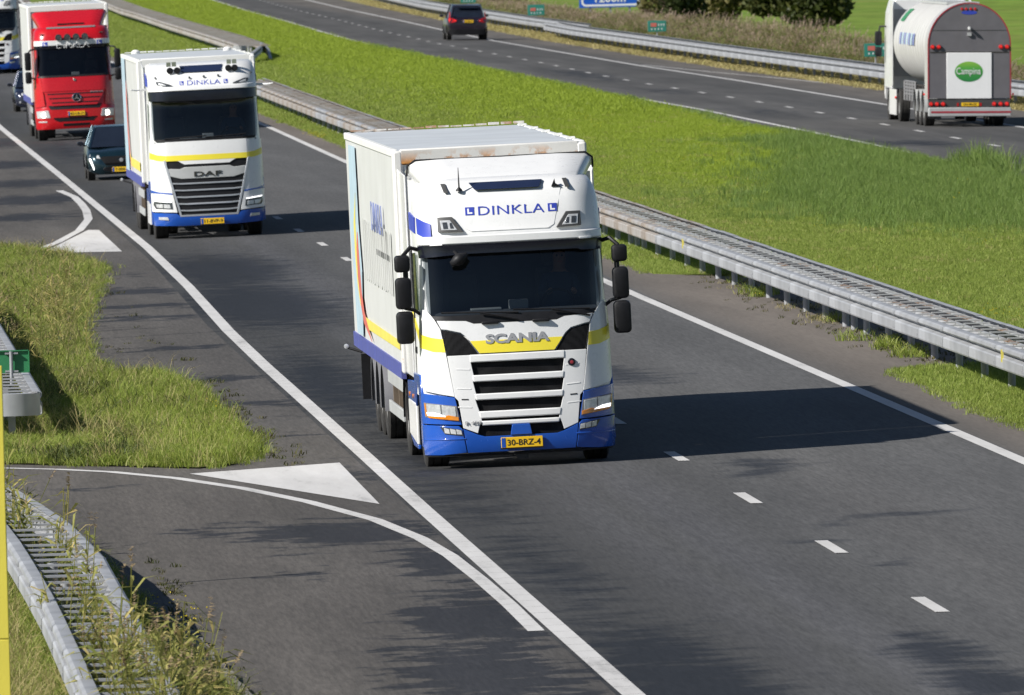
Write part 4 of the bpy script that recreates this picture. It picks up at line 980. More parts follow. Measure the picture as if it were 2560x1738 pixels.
def interior(root, zf, zt, yw, yb, w):
    """dashboard, seats, wheel and rear wall seen through the windscreen"""
    b = MB(); b.box(-w, w, yw+.15, yw+.62, zf-.35, zf+.02); b.build('dashboard', M['inter'], root, bev=.05)
    b = MB(); b.box(-.55, -.15, yw+.2, yw+.45, zf+.02, zf+.05); b.box(-.05, .2, yw+.25, yw+.4, zf+.02, zf+.14); b.build('dash_clutter', M['lgrey'], root, bev=.01)
    b = MB(); b.box(-w, w, yb-.12, yb-.06, zf-.6, zt+.1); b.build('rear_wall', M['curtain'], root)
    b = MB(); b.box(-w, w, yw+.3, yb-.1, zf-.75, zf-.7); b.build('cab_floor', M['inter'], root)
    for sx in (-.6, .6):
        b = MB(); b.box(sx-.26, sx+.26, yw+1.05, yw+1.5, zf-.35, zf-.2); b.frus((sx, yw+1.5, zf-.25), (.25, .08), (.22, .06), .75); b.box(sx-.14, sx+.14, yw+1.46, yw+1.58, zf+.52, zf+.78); b.build('seat', M['interl'], root, bev=.05)
    b = MB(); rings = []
    for k in range(20):
        a = 6.283*k/20; c = Vector((.6+.22*math.cos(a), yw+.62-.10*math.sin(a), zf+.05+.19*math.sin(a)))
        rings.append([c+Vector((math.cos(a)*.018*math.cos(t), .018*math.sin(t), math.sin(a)*.018*math.cos(t))) for t in (0, 1.57, 3.14, 4.71)])
    b.loft(rings+[rings[0]], closed=True); b.tube([(.6, yw+.5, zf-.1), (.6, yw+.62, zf+.05)], .03, 6); b.build('steering_wheel', M['black'], root, smooth=60)

def trailer(root, y0, y1, half=1.29, ztop=4.10, zbot=1.13, axles=(10.4, 11.75, 13.1), guard=(5.8, 9.7), rusty=True, blue=True):
    t = MB(); t.box(-half+.02, half-.02, y0+.02, y1, zbot+.1, ztop-.03); tb = t.build('trailer_box', M['boxwhite'], root)
    b = MB(); b.box(-half+.06, half-.06, y0+.12, y1-.1, ztop-.032, ztop-.012); b.build('roof_skin', M['boxroof'], tb)
    b = MB(); b.box(-half+.10, half-.10, y0-.03, y0+.10, ztop-.20, ztop+.005); b.build('front_header', M['rustwhite' if rusty else 'boxwhite2'], tb, bev=.02)
    b = MB(); b.box(-half+.10, half-.10, y0, y0+.06, zbot+.12, ztop-.205); b.build('front_wall', M['boxwhite2'], tb)
    for sx in (-1, 1):
        b = MB(); b.box(min(sx*half, sx*(half-.13)), max(sx*half, sx*(half-.13)), y0-.035, y0+.30, zbot+.0, ztop-.015); b.build('corner_post', M['rustpost' if rusty else 'boxwhite2'], tb, bev=.03)
        b = MB(); b.box(min(sx*half, sx*(half-.09)), max(sx*half, sx*(half-.09)), y0+.303, y1, ztop-.10, ztop+.0); b.build('roof_rail', M['boxwhite2'], tb, bev=.015)
        b = MB(); b.box(min(sx*(half+.004), sx*(half-.06)), max(sx*(half+.004), sx*(half-.06)), y0+.303, y1, zbot-.08, zbot+.12); b.build('bottom_rail', M['blue_rail' if blue else 'lgrey'], tb)
        for k, zz in ((0, ztop),):
            for yy in np.arange(y0+1.2, y1, 2.4): 
                pass
    b = MB()
    for k in range(14): yy = y1-.10; b.box(-half+.1+k*.18, -half+.1+k*.18+.15, yy, yy+.11, ztop+.005, ztop+.02+.02*random.random())
    b.build('rear_lip', M['rustroof' if rusty else 'boxwhite2'], tb)
    for yy in np.arange(y0+1.5, y1-1, 2.7):
        b = MB(); b.box(half-.16, half-.05, yy, yy+.18, ztop+.002, ztop+.03); b.build('roof_clip', M['boxwhite2'], tb)
    b = MB(); b.box(-.55, -.42, y0+.4, y1-.3, .78, zbot-.02); b.box(.42, .55, y0+.4, y1-.3, .78, zbot-.02)
    for yy in np.arange(y0+.5, y1, .9): b.box(-half+.1, half-.1, yy, yy+.06, zbot-.12, zbot-.01)
    b.build('chassis_frame', M['chassisb'], root)
    for sx in (-1, 1):
        x = sx*(half-.06)
        for (za, zb) in ((.82, 1.0), (.42, .58)):
            b = MB(); b.box(min(x, x-sx*.04), max(x, x-sx*.04), guard[0], guard[1], za, zb); b.build('side_guard_rail', M['lgrey'], root, bev=.01)
        for yy in (guard[0]+.15, (guard[0]+guard[1])/2, guard[1]-.4):
            b = MB(); b.box(min(x-sx*.05, x-sx*.12), max(x-sx*.05, x-sx*.12), yy, yy+.12, .40, zbot-.1); b.build('guard_post', M['chassisb'], root)
        b = MB(); b.box(min(sx*.6, sx*1.1), max(sx*.6, sx*1.1), guard[0]+.9, guard[0]+1.8, .55, zbot-.15); b.build('pallet_box', M['chassisb'], root)
        for ya in axles:
            wheel(root, sx*(half-.21), ya, .50, TW, sx > 0)
            f = MB(); rings = []
            for k in range(13):
                a = R(-8+196*k/12); rings.append([(x_, ya-.60*math.cos(a), .50+.60*math.sin(a)) for x_ in (sx*(half-.40), sx*(half-.02), sx*(half-.012))]+[(sx*(half-.012), ya-.54*math.cos(a), .50+.54*math.sin(a))])
            f.loft(rings); f.build('mudguard', M['fender'], root, smooth=40)
        b = MB(); b.box(min(sx*1.0, sx*1.24), max(sx*1.0, sx*1.24), y1-.9, y1-.86, .30, .95); b.build('mud_flap', M['black'], root)
        b = MB(); b.tube([(sx*(half-.1), y1-.2, .95), (sx*(half+.10), y1-.12, 1.02)], .018, 8); mk = b.build('marker_arm', M['black'], root)
        MB().lathe([(-.04, 0), (-.03, .035), (.03, .035), (.04, 0)], 10, (sx*(half+.12), y1-.12, 1.04), 'y').build('marker_lamp', M['lens'], mk, smooth=40)
    b = MB(); b.box(-1.2, 1.2, y1-.3, y1-.2, .45, .57); b.box(-1.2, -1.02, y1-.45, y1-.25, .60, .85); b.box(1.02, 1.2, y1-.45, y1-.25, .60, .85); b.build('rear_bumper', M['mgrey'], root)
    for ya in axles: MB().tube([(-1.0, ya, .5), (1.0, ya, .5)], .07, 8).build('axle', M['chassis'], root)
    return tb
def underbody(root, yfront, ydrive, w=1.04):
    for sx in (-1, 1):
        wheel(root, sx*w, yfront, .50, TW, sx > 0)
        wheel(root, sx*(w+.03), ydrive, .50, DW, sx > 0); wheel(root, sx*(w-.33), ydrive, .50, DW, sx > 0)
        f = MB(); rings = []
        for k in range(11):
            a = R(0+180*k/10); rings.append([(x_, ydrive-.58*math.cos(a), .50+.58*math.sin(a)) for x_ in (sx*.62, sx*1.24)])
        f.loft(rings); f.build('mudguard', M['black'], root, smooth=40)
    b = MB(); b.box(-.45, -.35, .6, ydrive+.9, .62, .95); b.box(.35, .45, .6, ydrive+.9, .62, .95); b.box(-.8, .8, .5, 1.6, .42, .95); b.box(-1.1, 1.1, .9, 2.2, .72, 1.1); b.build('chassis_frame', M['chassis'], root)
    MB().tube([(-1, yfront, .46), (1, yfront, .46)], .07, 8).build('axle', M['chassis'], root)
def stripe_sym(poly): return poly
def deflector(root, z0, y0_, w0, z1, y1_, w1, mat, yb, name='roof_deflector'):
    b = MB(); rings = []
    for t in (0, .2, .45, .7, .9, 1):
        z = z0+(z1-z0)*(t**.85); y = y0_+(y1_-y0_)*t; w = w0+(w1-w0)*t
        rings.append([(-w, yb, z-.16), (-w, y+.30, z-.13), (-w*.97, y+.10, z-.05), (-w*.90, y+.02, z-.01), (-w*.6, y-.02, z), (0, y-.05*(1-t), z-.02*math.sin(math.pi*t)), (w*.6, y-.02, z), (w*.90, y+.02, z-.01), (w*.97, y+.10, z-.05), (w, y+.30, z-.13), (w, yb, z-.16)])
    b.loft(rings); o = b.build(name, M[mat], root, smooth=50); return o

# ------------------------------------------------------------------ lorry 1: white and blue tractor with box trailer (nearest)
def build_near_lorry(name, label, X, Y, beta, txt, with_trailer=True):
    r = empty(name, (X, Y, zg(X)), (0, -R(beta), 0), label=label, cat='truck')
    W, B = M['white'], M['blue']
    S = Surf([(.18, .05, 1.22, .42, .72), (.30, 0, 1.25, .42, .72), (.62, 0, 1.255, .42, .74), (1.0, .02, 1.25, .40, .78), (1.5, .06, 1.245, .38, .82), (1.95, .12, 1.235, .36, .86), (2.05, .15, 1.225, .34, .88), (2.25, .172, 1.217, .32, .885), (2.5, .21, 1.207, .30, .89), (2.7, .25, 1.198, .29, .895), (2.86, .29, 1.19, .28, .90), (2.9, .27, 1.205, .30, .85), (3.05, .28, 1.205, .34, .80), (3.4, .40, 1.20, .40, .76), (3.60, .54, 1.16, .42, .74), (3.70, .70, 1.10, .44, .70), (3.76, .94, 1.02, .44, .66)])
    yb = 2.25
    shell('cab_lower', S, [1.5, 1.75, 1.9, 1.985], yb, W, r); shell('cab_side', S, [.95, 1.1, 1.3, 1.5], yb, W, r, .02, .93)
    shell('front_backing', S, [.24, .45, .7, .95, 1.2, 1.5], .5, M['black'], r, .06)
    shell('cab_pillar', S, [1.985, 2.3, 2.6, 2.88], yb, W, r, .02, 1.08)
    shell('cab_roof', S, [2.88, 3.0, 3.15, 3.3, 3.45, 3.55, 3.63, 3.70, 3.74, 3.76], yb, W, r, .012, cap=True)
    b = MB(); b.box(-1.2, 1.2, yb-.03, yb, .95, 3.74); b.build('cab_back', W, r)
    # lower front
    panel('bumper_centre', [(-.70, .22), (.70, .22), (.745, .535), (.56, .452), (.47, .425), (-.47, .425), (-.56, .452), (-.745, .535)], S, B, r, .03)
    panel('bumper_corner', [(.712, .225), (1.02, .20), (1.235, .20), (1.25, .42), (1.25, .60), (.80, .575), (.757, .535)], S, B, r, .028, mirror=True)
    for hb in panel('headlamp_surround', [(.765, .59), (1.25, .615), (1.25, 1.01), (1.0, .975), (.835, .945)], S, B, r, .024, mirror=True): pass
    hl = panel('headlamp', [(.79, .635), (1.215, .70), (1.225, .89), (.82, .835)], S, M['mgrey'], r, .034, .04, mirror=True)
    for o, sx in zip(hl, (1, -1)):
        f = lambda p: [(sx*x, z) for x, z in (p if sx > 0 else p[::-1])]
        panel('reflector', f([(.83, .70), (1.0, .712), (1.01, .85), (.835, .825)]), S, M['lens'], o, .040, .012, .004)
        panel('reflector', f([(1.02, .715), (1.19, .735), (1.205, .873), (1.025, .855)]), S, M['lens'], o, .040, .012, .004)
        panel('daytime_strip', f([(.96, .700), (1.19, .722), (1.20, .765), (1.08, .752), (1.0, .722)]), S, M['drl'], o, .046, .01, 0)
        panel('indicator', f([(.80, .645), (1.17, .69), (1.19, .715), (1.0, .705), (.93, .722), (.80, .69)]), S, M['amber'], o, .046, .012, .003)
        panel('side_indicator', f([(1.192, .72), (1.212, .72), (1.22, .88), (1.205, .88)]), S, M['amber'], o, .045, .01, 0)
        panel('lens', f([(.80, .645), (1.21, .705), (1.218, .88), (.828, .832)]), S, M['clear'], o, .056, 0, 0)
    for o, sx in zip(panel('fog_lamp', [(.75, .445), (.985, .478), (1.045, .575), (.775, .528)], S, M['lensdark'], r, .036, .02, mirror=True), (1, -1)):
        f = lambda p: [(sx*x, z) for x, z in (p if sx > 0 else p[::-1])]
        for q in ((.765, .83), (.84, .91), (.92, .985)): panel('fog_lens', f([(q[0], .46+.1*(q[0]-.75)), (q[1], .46+.13*(q[1]-.75)), (q[1]+.01, .52+.18*(q[1]-.75)), (q[0]+.01, .515+.15*(q[0]-.75))]), S, M['lens'], o, .041, .01, .003)
    panel('bumper_crease', [(.715, .40), (1.24, .395), (1.245, .412), (.72, .417)], S, B, r, .038, .02, .005, mirror=True); panel('bumper_lip', [(-1.2, .175), (1.2, .175), (1.225, .20), (-1.225, .20)], S, M['black'], r, .01, .04, .006)
    panel('tow_cover', [(-.14, .43), (.14, .43), (.115, .565), (-.115, .565)], S, B, r, .05, .06)
    b = MB(); b.box(-.08, .08, .05, .25, .12, .2); b.build('tow_bracket', M['chassis'], r)
    # grille: black mesh behind, white frame and slats in front
    panel('grille_mesh', [(-.74, .42), (.74, .42), (.90, 1.5), (-.90, 1.5)], S, M['grille'], r, -.028, .01, 0)
    for o in panel('grille_side', [(.745, .545), (.79, .90), (.835, .95), (.905, 1.485), (.60, 1.485), (.605, 1.385), (.575, 1.215), (.59, 1.14), (.555, .97), (.57, .905), (.525, .745), (.51, .69), (.50, .625), (.535, .565), (.56, .47)], S, W, r, .020, .03, mirror=True): pass
    for z0, z1, xa, xb in ((1.388, 1.488, .615, .62), (1.135, 1.222, .585, .60), (.897, .98, .565, .578), (.66, .752, .52, .54), (.566, .626, .50, .515)):
        panel('grille_slat', [(-xa, z0), (xa, z0), (xb, z1), (-xb, z1)], S, W, r, .030, .05, .014)
    for z in (1.31, 1.06, .82):
        panel('grille_crease', [(.62, z-.02), (.80, z-.008), (.80, z+.006), (.62, z-.005)], S, W, r, .024, .02, .003, mirror=True)
    panel('upper_grille', [(.90, 1.505), (.955, 1.815), (.90, 1.81), (.72, 1.765), (.645, 1.70), (.575, 1.60), (.495, 1.478), (.58, 1.465)], S, M['grille'], r, .014, .03, mirror=True)
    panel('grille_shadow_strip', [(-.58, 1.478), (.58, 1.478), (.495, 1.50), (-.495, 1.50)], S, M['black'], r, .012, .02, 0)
    panel('bonnet_panel', [(-.485, 1.502), (.485, 1.502), (.565, 1.61), (.638, 1.715), (.715, 1.78), (.90, 1.826), (.963, 1.835), (1.015, 1.945), (.64, 1.925), (.54, 1.885), (-.54, 1.885), (-.64, 1.925), (-1.015, 1.945), (-.963, 1.835), (-.90, 1.826), (-.715, 1.78), (-.638, 1.715), (-.565, 1.61)], S, W, r, .026, .04, .012)
    panel('yellow_band', [(-.485, 1.503), (.485, 1.503), (.560, 1.602), (.600, 1.665), (-.600, 1.665), (-.560, 1.602)], S, M['yellow'], r, .0285, .004, 0)
    panel('corner_panel', [(.835, .955), (1.0, .99), (1.21, 1.04), (1.238, 1.10), (1.24, 1.45), (1.232, 1.8), (1.215, 2.10), (1.13, 2.08), (1.04, 1.955), (.972, 1.83), (.915, 1.49)], S, W, r, .022, .03, .012, mirror=True)
    panel('yellow_band', [(.925, 1.535), (1.08, 1.545), (1.238, 1.60), (1.235, 1.775), (1.08, 1.725), (.948, 1.705)], S, M['yellow'], r, .0255, .004, 0, gx=.04, mirror=True)
    text('maker_name', 'SCANIA', .83, .125, M['lettergrey'], r, (.015, 0, 1.682), .008, .04, surf=lambda x, z: S(x, z)-.033)
    text('model_name', 'R 450', .21, .042, M['lettergrey'], r, (-.615, 0, .612), .01, .0, surf=lambda x, z: S(x, z)-.034)
    bd = MB().lathe([(-.012, 0), (-.010, .040), (0, .05), (.02, .05)], 20, (.70, S(.7, 1.33)-.03, 1.33), 'y').build('badge', M['blackgl'], r, smooth=40)
    MB().lathe([(-.016, 0), (-.014, .022), (-.008, .022)], 16, (.70, S(.7, 1.33)-.032, 1.33), 'y').build('badge_centre', M['redline'], bd)
    for sx in (-1, 1): panel('step_slot', [(sx*.66, .905), (sx*.75, .91), (sx*.75, .925), (sx*.66, .92)] if sx > 0 else [(-.75, .91), (-.66, .905), (-.66, .92), (-.75, .925)], S, M['black'], r, .024, .01, 0)
    # windscreen zone
    panel('cowl', [(-1.03, 1.95), (-.64, 1.93), (-.54, 1.89), (.54, 1.89), (.64, 1.93), (1.03, 1.95), (1.10, 2.01), (.9, 2.0), (-.9, 2.0), (-1.10, 2.01)], S, M['black'], r, .014, .03)
    panel('windscreen', [(-1.115, 1.99), (1.115, 1.99), (1.15, 2.3), (1.145, 2.83), (-1.145, 2.83), (-1.15, 2.3)], S, M['glass'], r, .008, 0, 0)
    for sx, a, c in ((-1, -.95, .05), (1, -.02, .98)):
        w_ = MB(); w_.tube([(a, S(a, 2.04)-.03, 2.045), (c, S(c, 2.01)-.03, 2.01)], .012, 6); w_.tube([((a+c)/2, S(0, 2.02)-.04, 2.025), (c+.0, S(c, 1.93)-.05, 1.92)], .014, 6); w_.build('wiper', M['black'], r)
    for x in (-.33, .33):
        b = MB(); b.box(x-.11, x+.11, S(x, 1.88)-.075, S(x, 1.88)-.01, 1.872, 1.91); b.build('wiper_base', M['black'], r, bev=.01)
    panel('sun_visor', [(-1.19, 2.755), (-.62, 2.79), (.86, 2.79), (.90, 2.77), (1.19, 2.765), (1.2, 2.915), (-1.2, 2.915)], S, M['blackgl'], r, .11, .03, .01)
    panel('visor_lip', [(-1.2, 2.92), (1.2, 2.92), (1.2, 3.03), (-1.2, 3.03)], S, W, r, .10, .10, .025)
    for sx in (-1, 1): panel('roof_marker', [(sx*.97-.08, 2.915), (sx*.97+.08, 2.915), (sx*.97+.08, 2.94), (sx*.97-.08, 2.94)], S, M['signwhite'], r, .118, .02, .003)
    panel('roof_centre', [(-.50, 3.075), (.50, 3.075), (.58, 3.12), (.70, 3.58), (-.70, 3.58), (-.58, 3.12)], S, W, r, -.008, .02, .003)
    for o, sx in zip(panel('roof_lamp', [(.60, 3.075), (.93, 3.085), (.93, 3.275), (.74, 3.275)], S, M['dgrey'], r, .03, .05, mirror=True), (1, -1)):
        f = lambda p: [(sx*x, z) for x, z in (p if sx > 0 else p[::-1])]
        panel('lamp_glass', f([(.68, 3.105), (.885, 3.11), (.90, 3.235), (.77, 3.235)]), S, M['lens'], o, .036, .012, .004)
        panel('lamp_bulb', f([(.72, 3.125), (.77, 3.125), (.78, 3.20), (.75, 3.20)]), S, M['lensdark'], o, .040, .01, .003); panel('lamp_bulb', f([(.80, 3.125), (.86, 3.125), (.87, 3.21), (.81, 3.21)]), S, M['lensdark'], o, .040, .01, .003)
    text('name_lettering', 'DINKLA', .86, .115, M['blue_dec'], r, (.035, 0, 3.335), .004, .0, surf=lambda x, z: S(x, z)+.0055, spacing=1.05)
    for x in (-.505, .57):
        lb = panel('logo_square', [(x-.058, 3.285), (x+.058, 3.285), (x+.058, 3.388), (x-.058, 3.388)], S, M['blue_dec'], r, -.003, .008, 0)
        panel('logo_letter', [(x-.030, 3.302), (x+.034, 3.302), (x+.034, 3.322), (x-.008, 3.322), (x-.008, 3.37), (x-.030, 3.37)], S, M['signwhite'], lb, .0, .004, 0)
    panel('roof_blue_flash', [(-1.02, 3.195), (-1.10, 3.225), (-1.19, 3.28), (-1.19, 3.07), (-1.10, 3.02), (-1.02, 3.0)], S, M['blue_dec'], r, .004, .01, 0, gx=.03)
    panel('roof_window', [(-.42, 3.605), (.42, 3.605), (.47, 3.70), (-.49, 3.70)], S, M['sunstrip'], r, .05, .06, .012, gz=.03)
    for x in (-.79, .79): panel('roof_strap', [(x-.03, 3.585), (x+.03, 3.585), (x+.0, 3.70), (x-.06, 3.70)], S, M['dgrey'], r, .03, .03, .004, gz=.03)
    b = MB(); b.lathe([(0, .045), (.02, .04), (.05, .012), (.30, .004), (.31, 0)], 10, (-.62, S(-.62, 3.60)-.02, 3.60), 'z'); b.build('antenna', M['black'], r, smooth=40)
    b = MB(); b.extr([(.58, 3.60), (.70, 3.60), (.635, 3.64), (.625, 3.70)], S(.6, 3.62)-.04, S(.6, 3.62), 'y'); b.build('antenna_fin', M['black'], r)
    dfl = deflector(r, 3.70, .86, 1.00, 4.00, 1.75, 1.23, 'white', yb)
    b = MB(); b.tube([(-1.22, 1.95, 3.80), (-1.21, 1.84, 3.93), (-1.12, 1.76, 4.0), (0, 1.74, 3.995), (1.12, 1.76, 4.0), (1.21, 1.84, 3.93), (1.22, 1.95, 3.80)], .014, 6); b.build('deflector_trim', M['black'], dfl)
    for sx in (-1, 1):
        side_panel('side_fairing', [(2.27, 1.15), (3.9, 1.15), (4.08, 1.6), (4.08, 3.85), (2.27, 3.80)], sx*1.225 if sx > 0 else -1.245, W, r)
        side_panel('roof_blue_flash', [(.95, 3.07), (2.22, 3.10), (2.22, 3.32), (.95, 3.28)], sx*1.196 if sx > 0 else -1.212, M['blue_dec'], r, .016, 0)
        side_panel('side_window', [(.72, 2.08), (1.5, 2.02), (1.55, 2.80), (.92, 2.82)], sx*1.20 if sx > 0 else -1.222, M['glassside'], r, .012, 0)
        side_panel('door_seam', [(1.60, 1.2), (1.612, 1.2), (1.632, 2.85), (1.62, 2.85)], sx*1.215 if sx > 0 else -1.235, M['black'], r, .02, 0)
        side_panel('yellow_side_band', [(.45, 1.61), (2.2, 1.95), (2.2, 2.03), (.45, 1.79)], sx*1.212 if sx > 0 else -1.226, M['yellow'], r, .012, 0)
        side_panel('door_handle', [(1.3, 1.5), (1.52, 1.5), (1.52, 1.58), (1.3, 1.58)], sx*1.22 if sx > 0 else -1.245, M['black'], r, .03, .006)
        side_panel('wheel_arch', [(.45, .30), (.80, .30), (.86, .75), (1.05, 1.02), (1.4, 1.13), (1.75, 1.02), (1.95, .78), (2.0, .9), (2.15, 1.22), (.6, 1.24), (.45, 1.0)], sx*1.21 if sx > 0 else -1.25, B, r, .04, .012)
        side_panel('side_skirt', [(2.35, .26), (4.25, .34), (4.25, .80), (2.35, .80)], sx*1.19 if sx > 0 else -1.23, M['white_lo'], r, .04, .012)
        side_panel('skirt_top', [(2.35, .804), (4.25, .804), (4.25, 1.05), (2.35, 1.10)], sx*1.19 if sx > 0 else -1.23, B, r, .04, .012)
        side_panel('skirt_bottom', [(2.35, .20), (3.5, .20), (4.2, .30), (4.2, .336), (2.35, .256)], sx*1.18 if sx > 0 else -1.22, B, r, .04, .01)
        for yy in (2.9, 3.8): MB().lathe([(-.006, 0), (-.006, .03), (.006, .03), (.006, 0)], 10, (sx*1.237, yy, .88), 'x').build('side_marker', M['amber'], r)
        # mirrors: ramp, main and wide-angle housings on two arms
        mirror_arm(r, [(sx*1.17, .62, 2.86), (sx*1.30, .50, 2.90), (sx*1.40, .45, 2.80)], .028)
        mirror_arm(r, [(sx*1.19, .52, 2.02), (sx*1.28, .45, 2.09), (sx*1.40, .45, 2.12)], .024)
        mirror_arm(r, [(sx*1.37, .45, 2.75), (sx*1.38, .45, 2.1)], .035)
        x0, x1 = (1.31, 1.515) if sx > 0 else (-1.515, -1.31)
        mirror_house(r, x0, x1, 2.585, 2.81, .45, .2); mirror_house(r, x0-.005, x1+.005, 2.105, 2.52, .45, .2); mirror_house(r, x0-.01, x1+.015, 1.655, 2.08, .45, .2)
    mirror_arm(r, [(-.75, S(-.75, 2.84)-.08, 2.84), (-.70, S(-.75, 2.80)-.22, 2.78)], .02); 
    b = MB(); rings = []
    for k in range(7):
        t = k/6; w = .05*math.sin(math.pi*min(.93, max(.07, t)))+.012; c = Vector((-.80+.22*t, S(-.7, 2.78)-.22, 2.67+.12*t))
        rings.append([c+Vector((w*.6*math.cos(a), .07*math.sin(a)*(.4+math.sin(math.pi*t)), -w*1.3*math.cos(a)*.9)) for a in [6.283*i/10 for i in range(10)]])
    b.loft(rings, closed=True, cap=True); b.build('front_mirror', M['black'], r, smooth=60)
    plate(r, 0.0, S(0, .33)-.048, .333, txt)
    interior(r, 2.02, 2.85, .2, yb, 1.12)
    underbody(r, 1.38, 5.0)
    if with_trailer:
        tb = trailer(r, 4.15, 18.1, axles=(10.4, 11.75, 13.1))
        xs = -1.296
        decal_side('light_blue_band', [(14.9, 3.95), (16.7, 3.95), (16.9, 3.2), (17.3, 2.75), (16.9, 2.2), (16.6, 1.28), (14.9, 1.28), (14.4, 2.2), (14.8, 2.85), (14.8, 3.4)], xs, M['lightblue'], tb)
        decal_side('yellow_swoosh', [(15.2, 3.3), (16.1, 2.85), (16.1, 2.4), (15.8, 2.0), (15.2, 1.7), (15.4, 2.1), (15.6, 2.5), (15.6, 2.85)], xs-.004, M['yellow_dec'], tb)
        decal_side('red_swoosh', [(15.1, 2.75), (15.5, 2.5), (15.5, 2.1), (15.0, 1.72), (14.3, 1.48), (12.2, 1.29), (13.0, 1.42), (14.2, 1.65), (14.7, 1.9), (14.9, 2.2), (15.0, 2.5)], xs-.008, M['red_dec'], tb)
        decal_side('yellow_floor_band', [(14.0, 1.58), (13.0, 1.43), (4.5, 1.44), (4.5, 1.56), (12.4, 1.57)], xs-.001, M['yellow_dec'], tb)
        st = MB(); g = random.Random(4)
        for k in range(15):
            ya = 5.9+k*.52; tl = g.uniform(-.12, .12); st.extr([(ya, 2.12+g.uniform(0, .06)), (ya+.22, 2.12), (ya+.22+tl, 2.98), (ya+tl, 2.98-g.uniform(0, .1))], xs-.002, xs+.002, 'x')
        st.build('faded_lettering', M['faded'], tb)
        text('side_lettering', 'DINKLA', 3.2, .40, M['blue_fade'], tb, (xs-.008, 9.1, 3.08), .006, .0, rot=(0, 0, -math.pi/2))
        sm = MB()
        for k in range(9): sm.extr([(6.3+k*.4, 2.57), (6.5+k*.4, 2.57), (6.5+k*.4, 2.65), (6.3+k*.4, 2.65)], xs-.006, xs-.003, 'x')
        sm.build('small_lettering', M['mgrey'], tb)
    return r
lorry1 = build_near_lorry('lorry', 'nearest white lorry with blue bumper and yellow stripe, box trailer behind', 9.715, 165.2, 1.35, '30-BRZ-4')
drv = person(9.715+.62, 165.2+1.38, zg(9.7)+1.93, 'driver in dark shirt behind the windscreen of the nearest lorry')

# ------------------------------------------------------------------ lorry 4: same livery, at the top left edge
lorry4 = copy_tree(lorry1); lorry4.name = 'lorry'; lorry4.location = (10.5, 577, zg(10.5)+.0)
lorry4['label'] = 'white lorry with blue bumper cut by the top left corner'

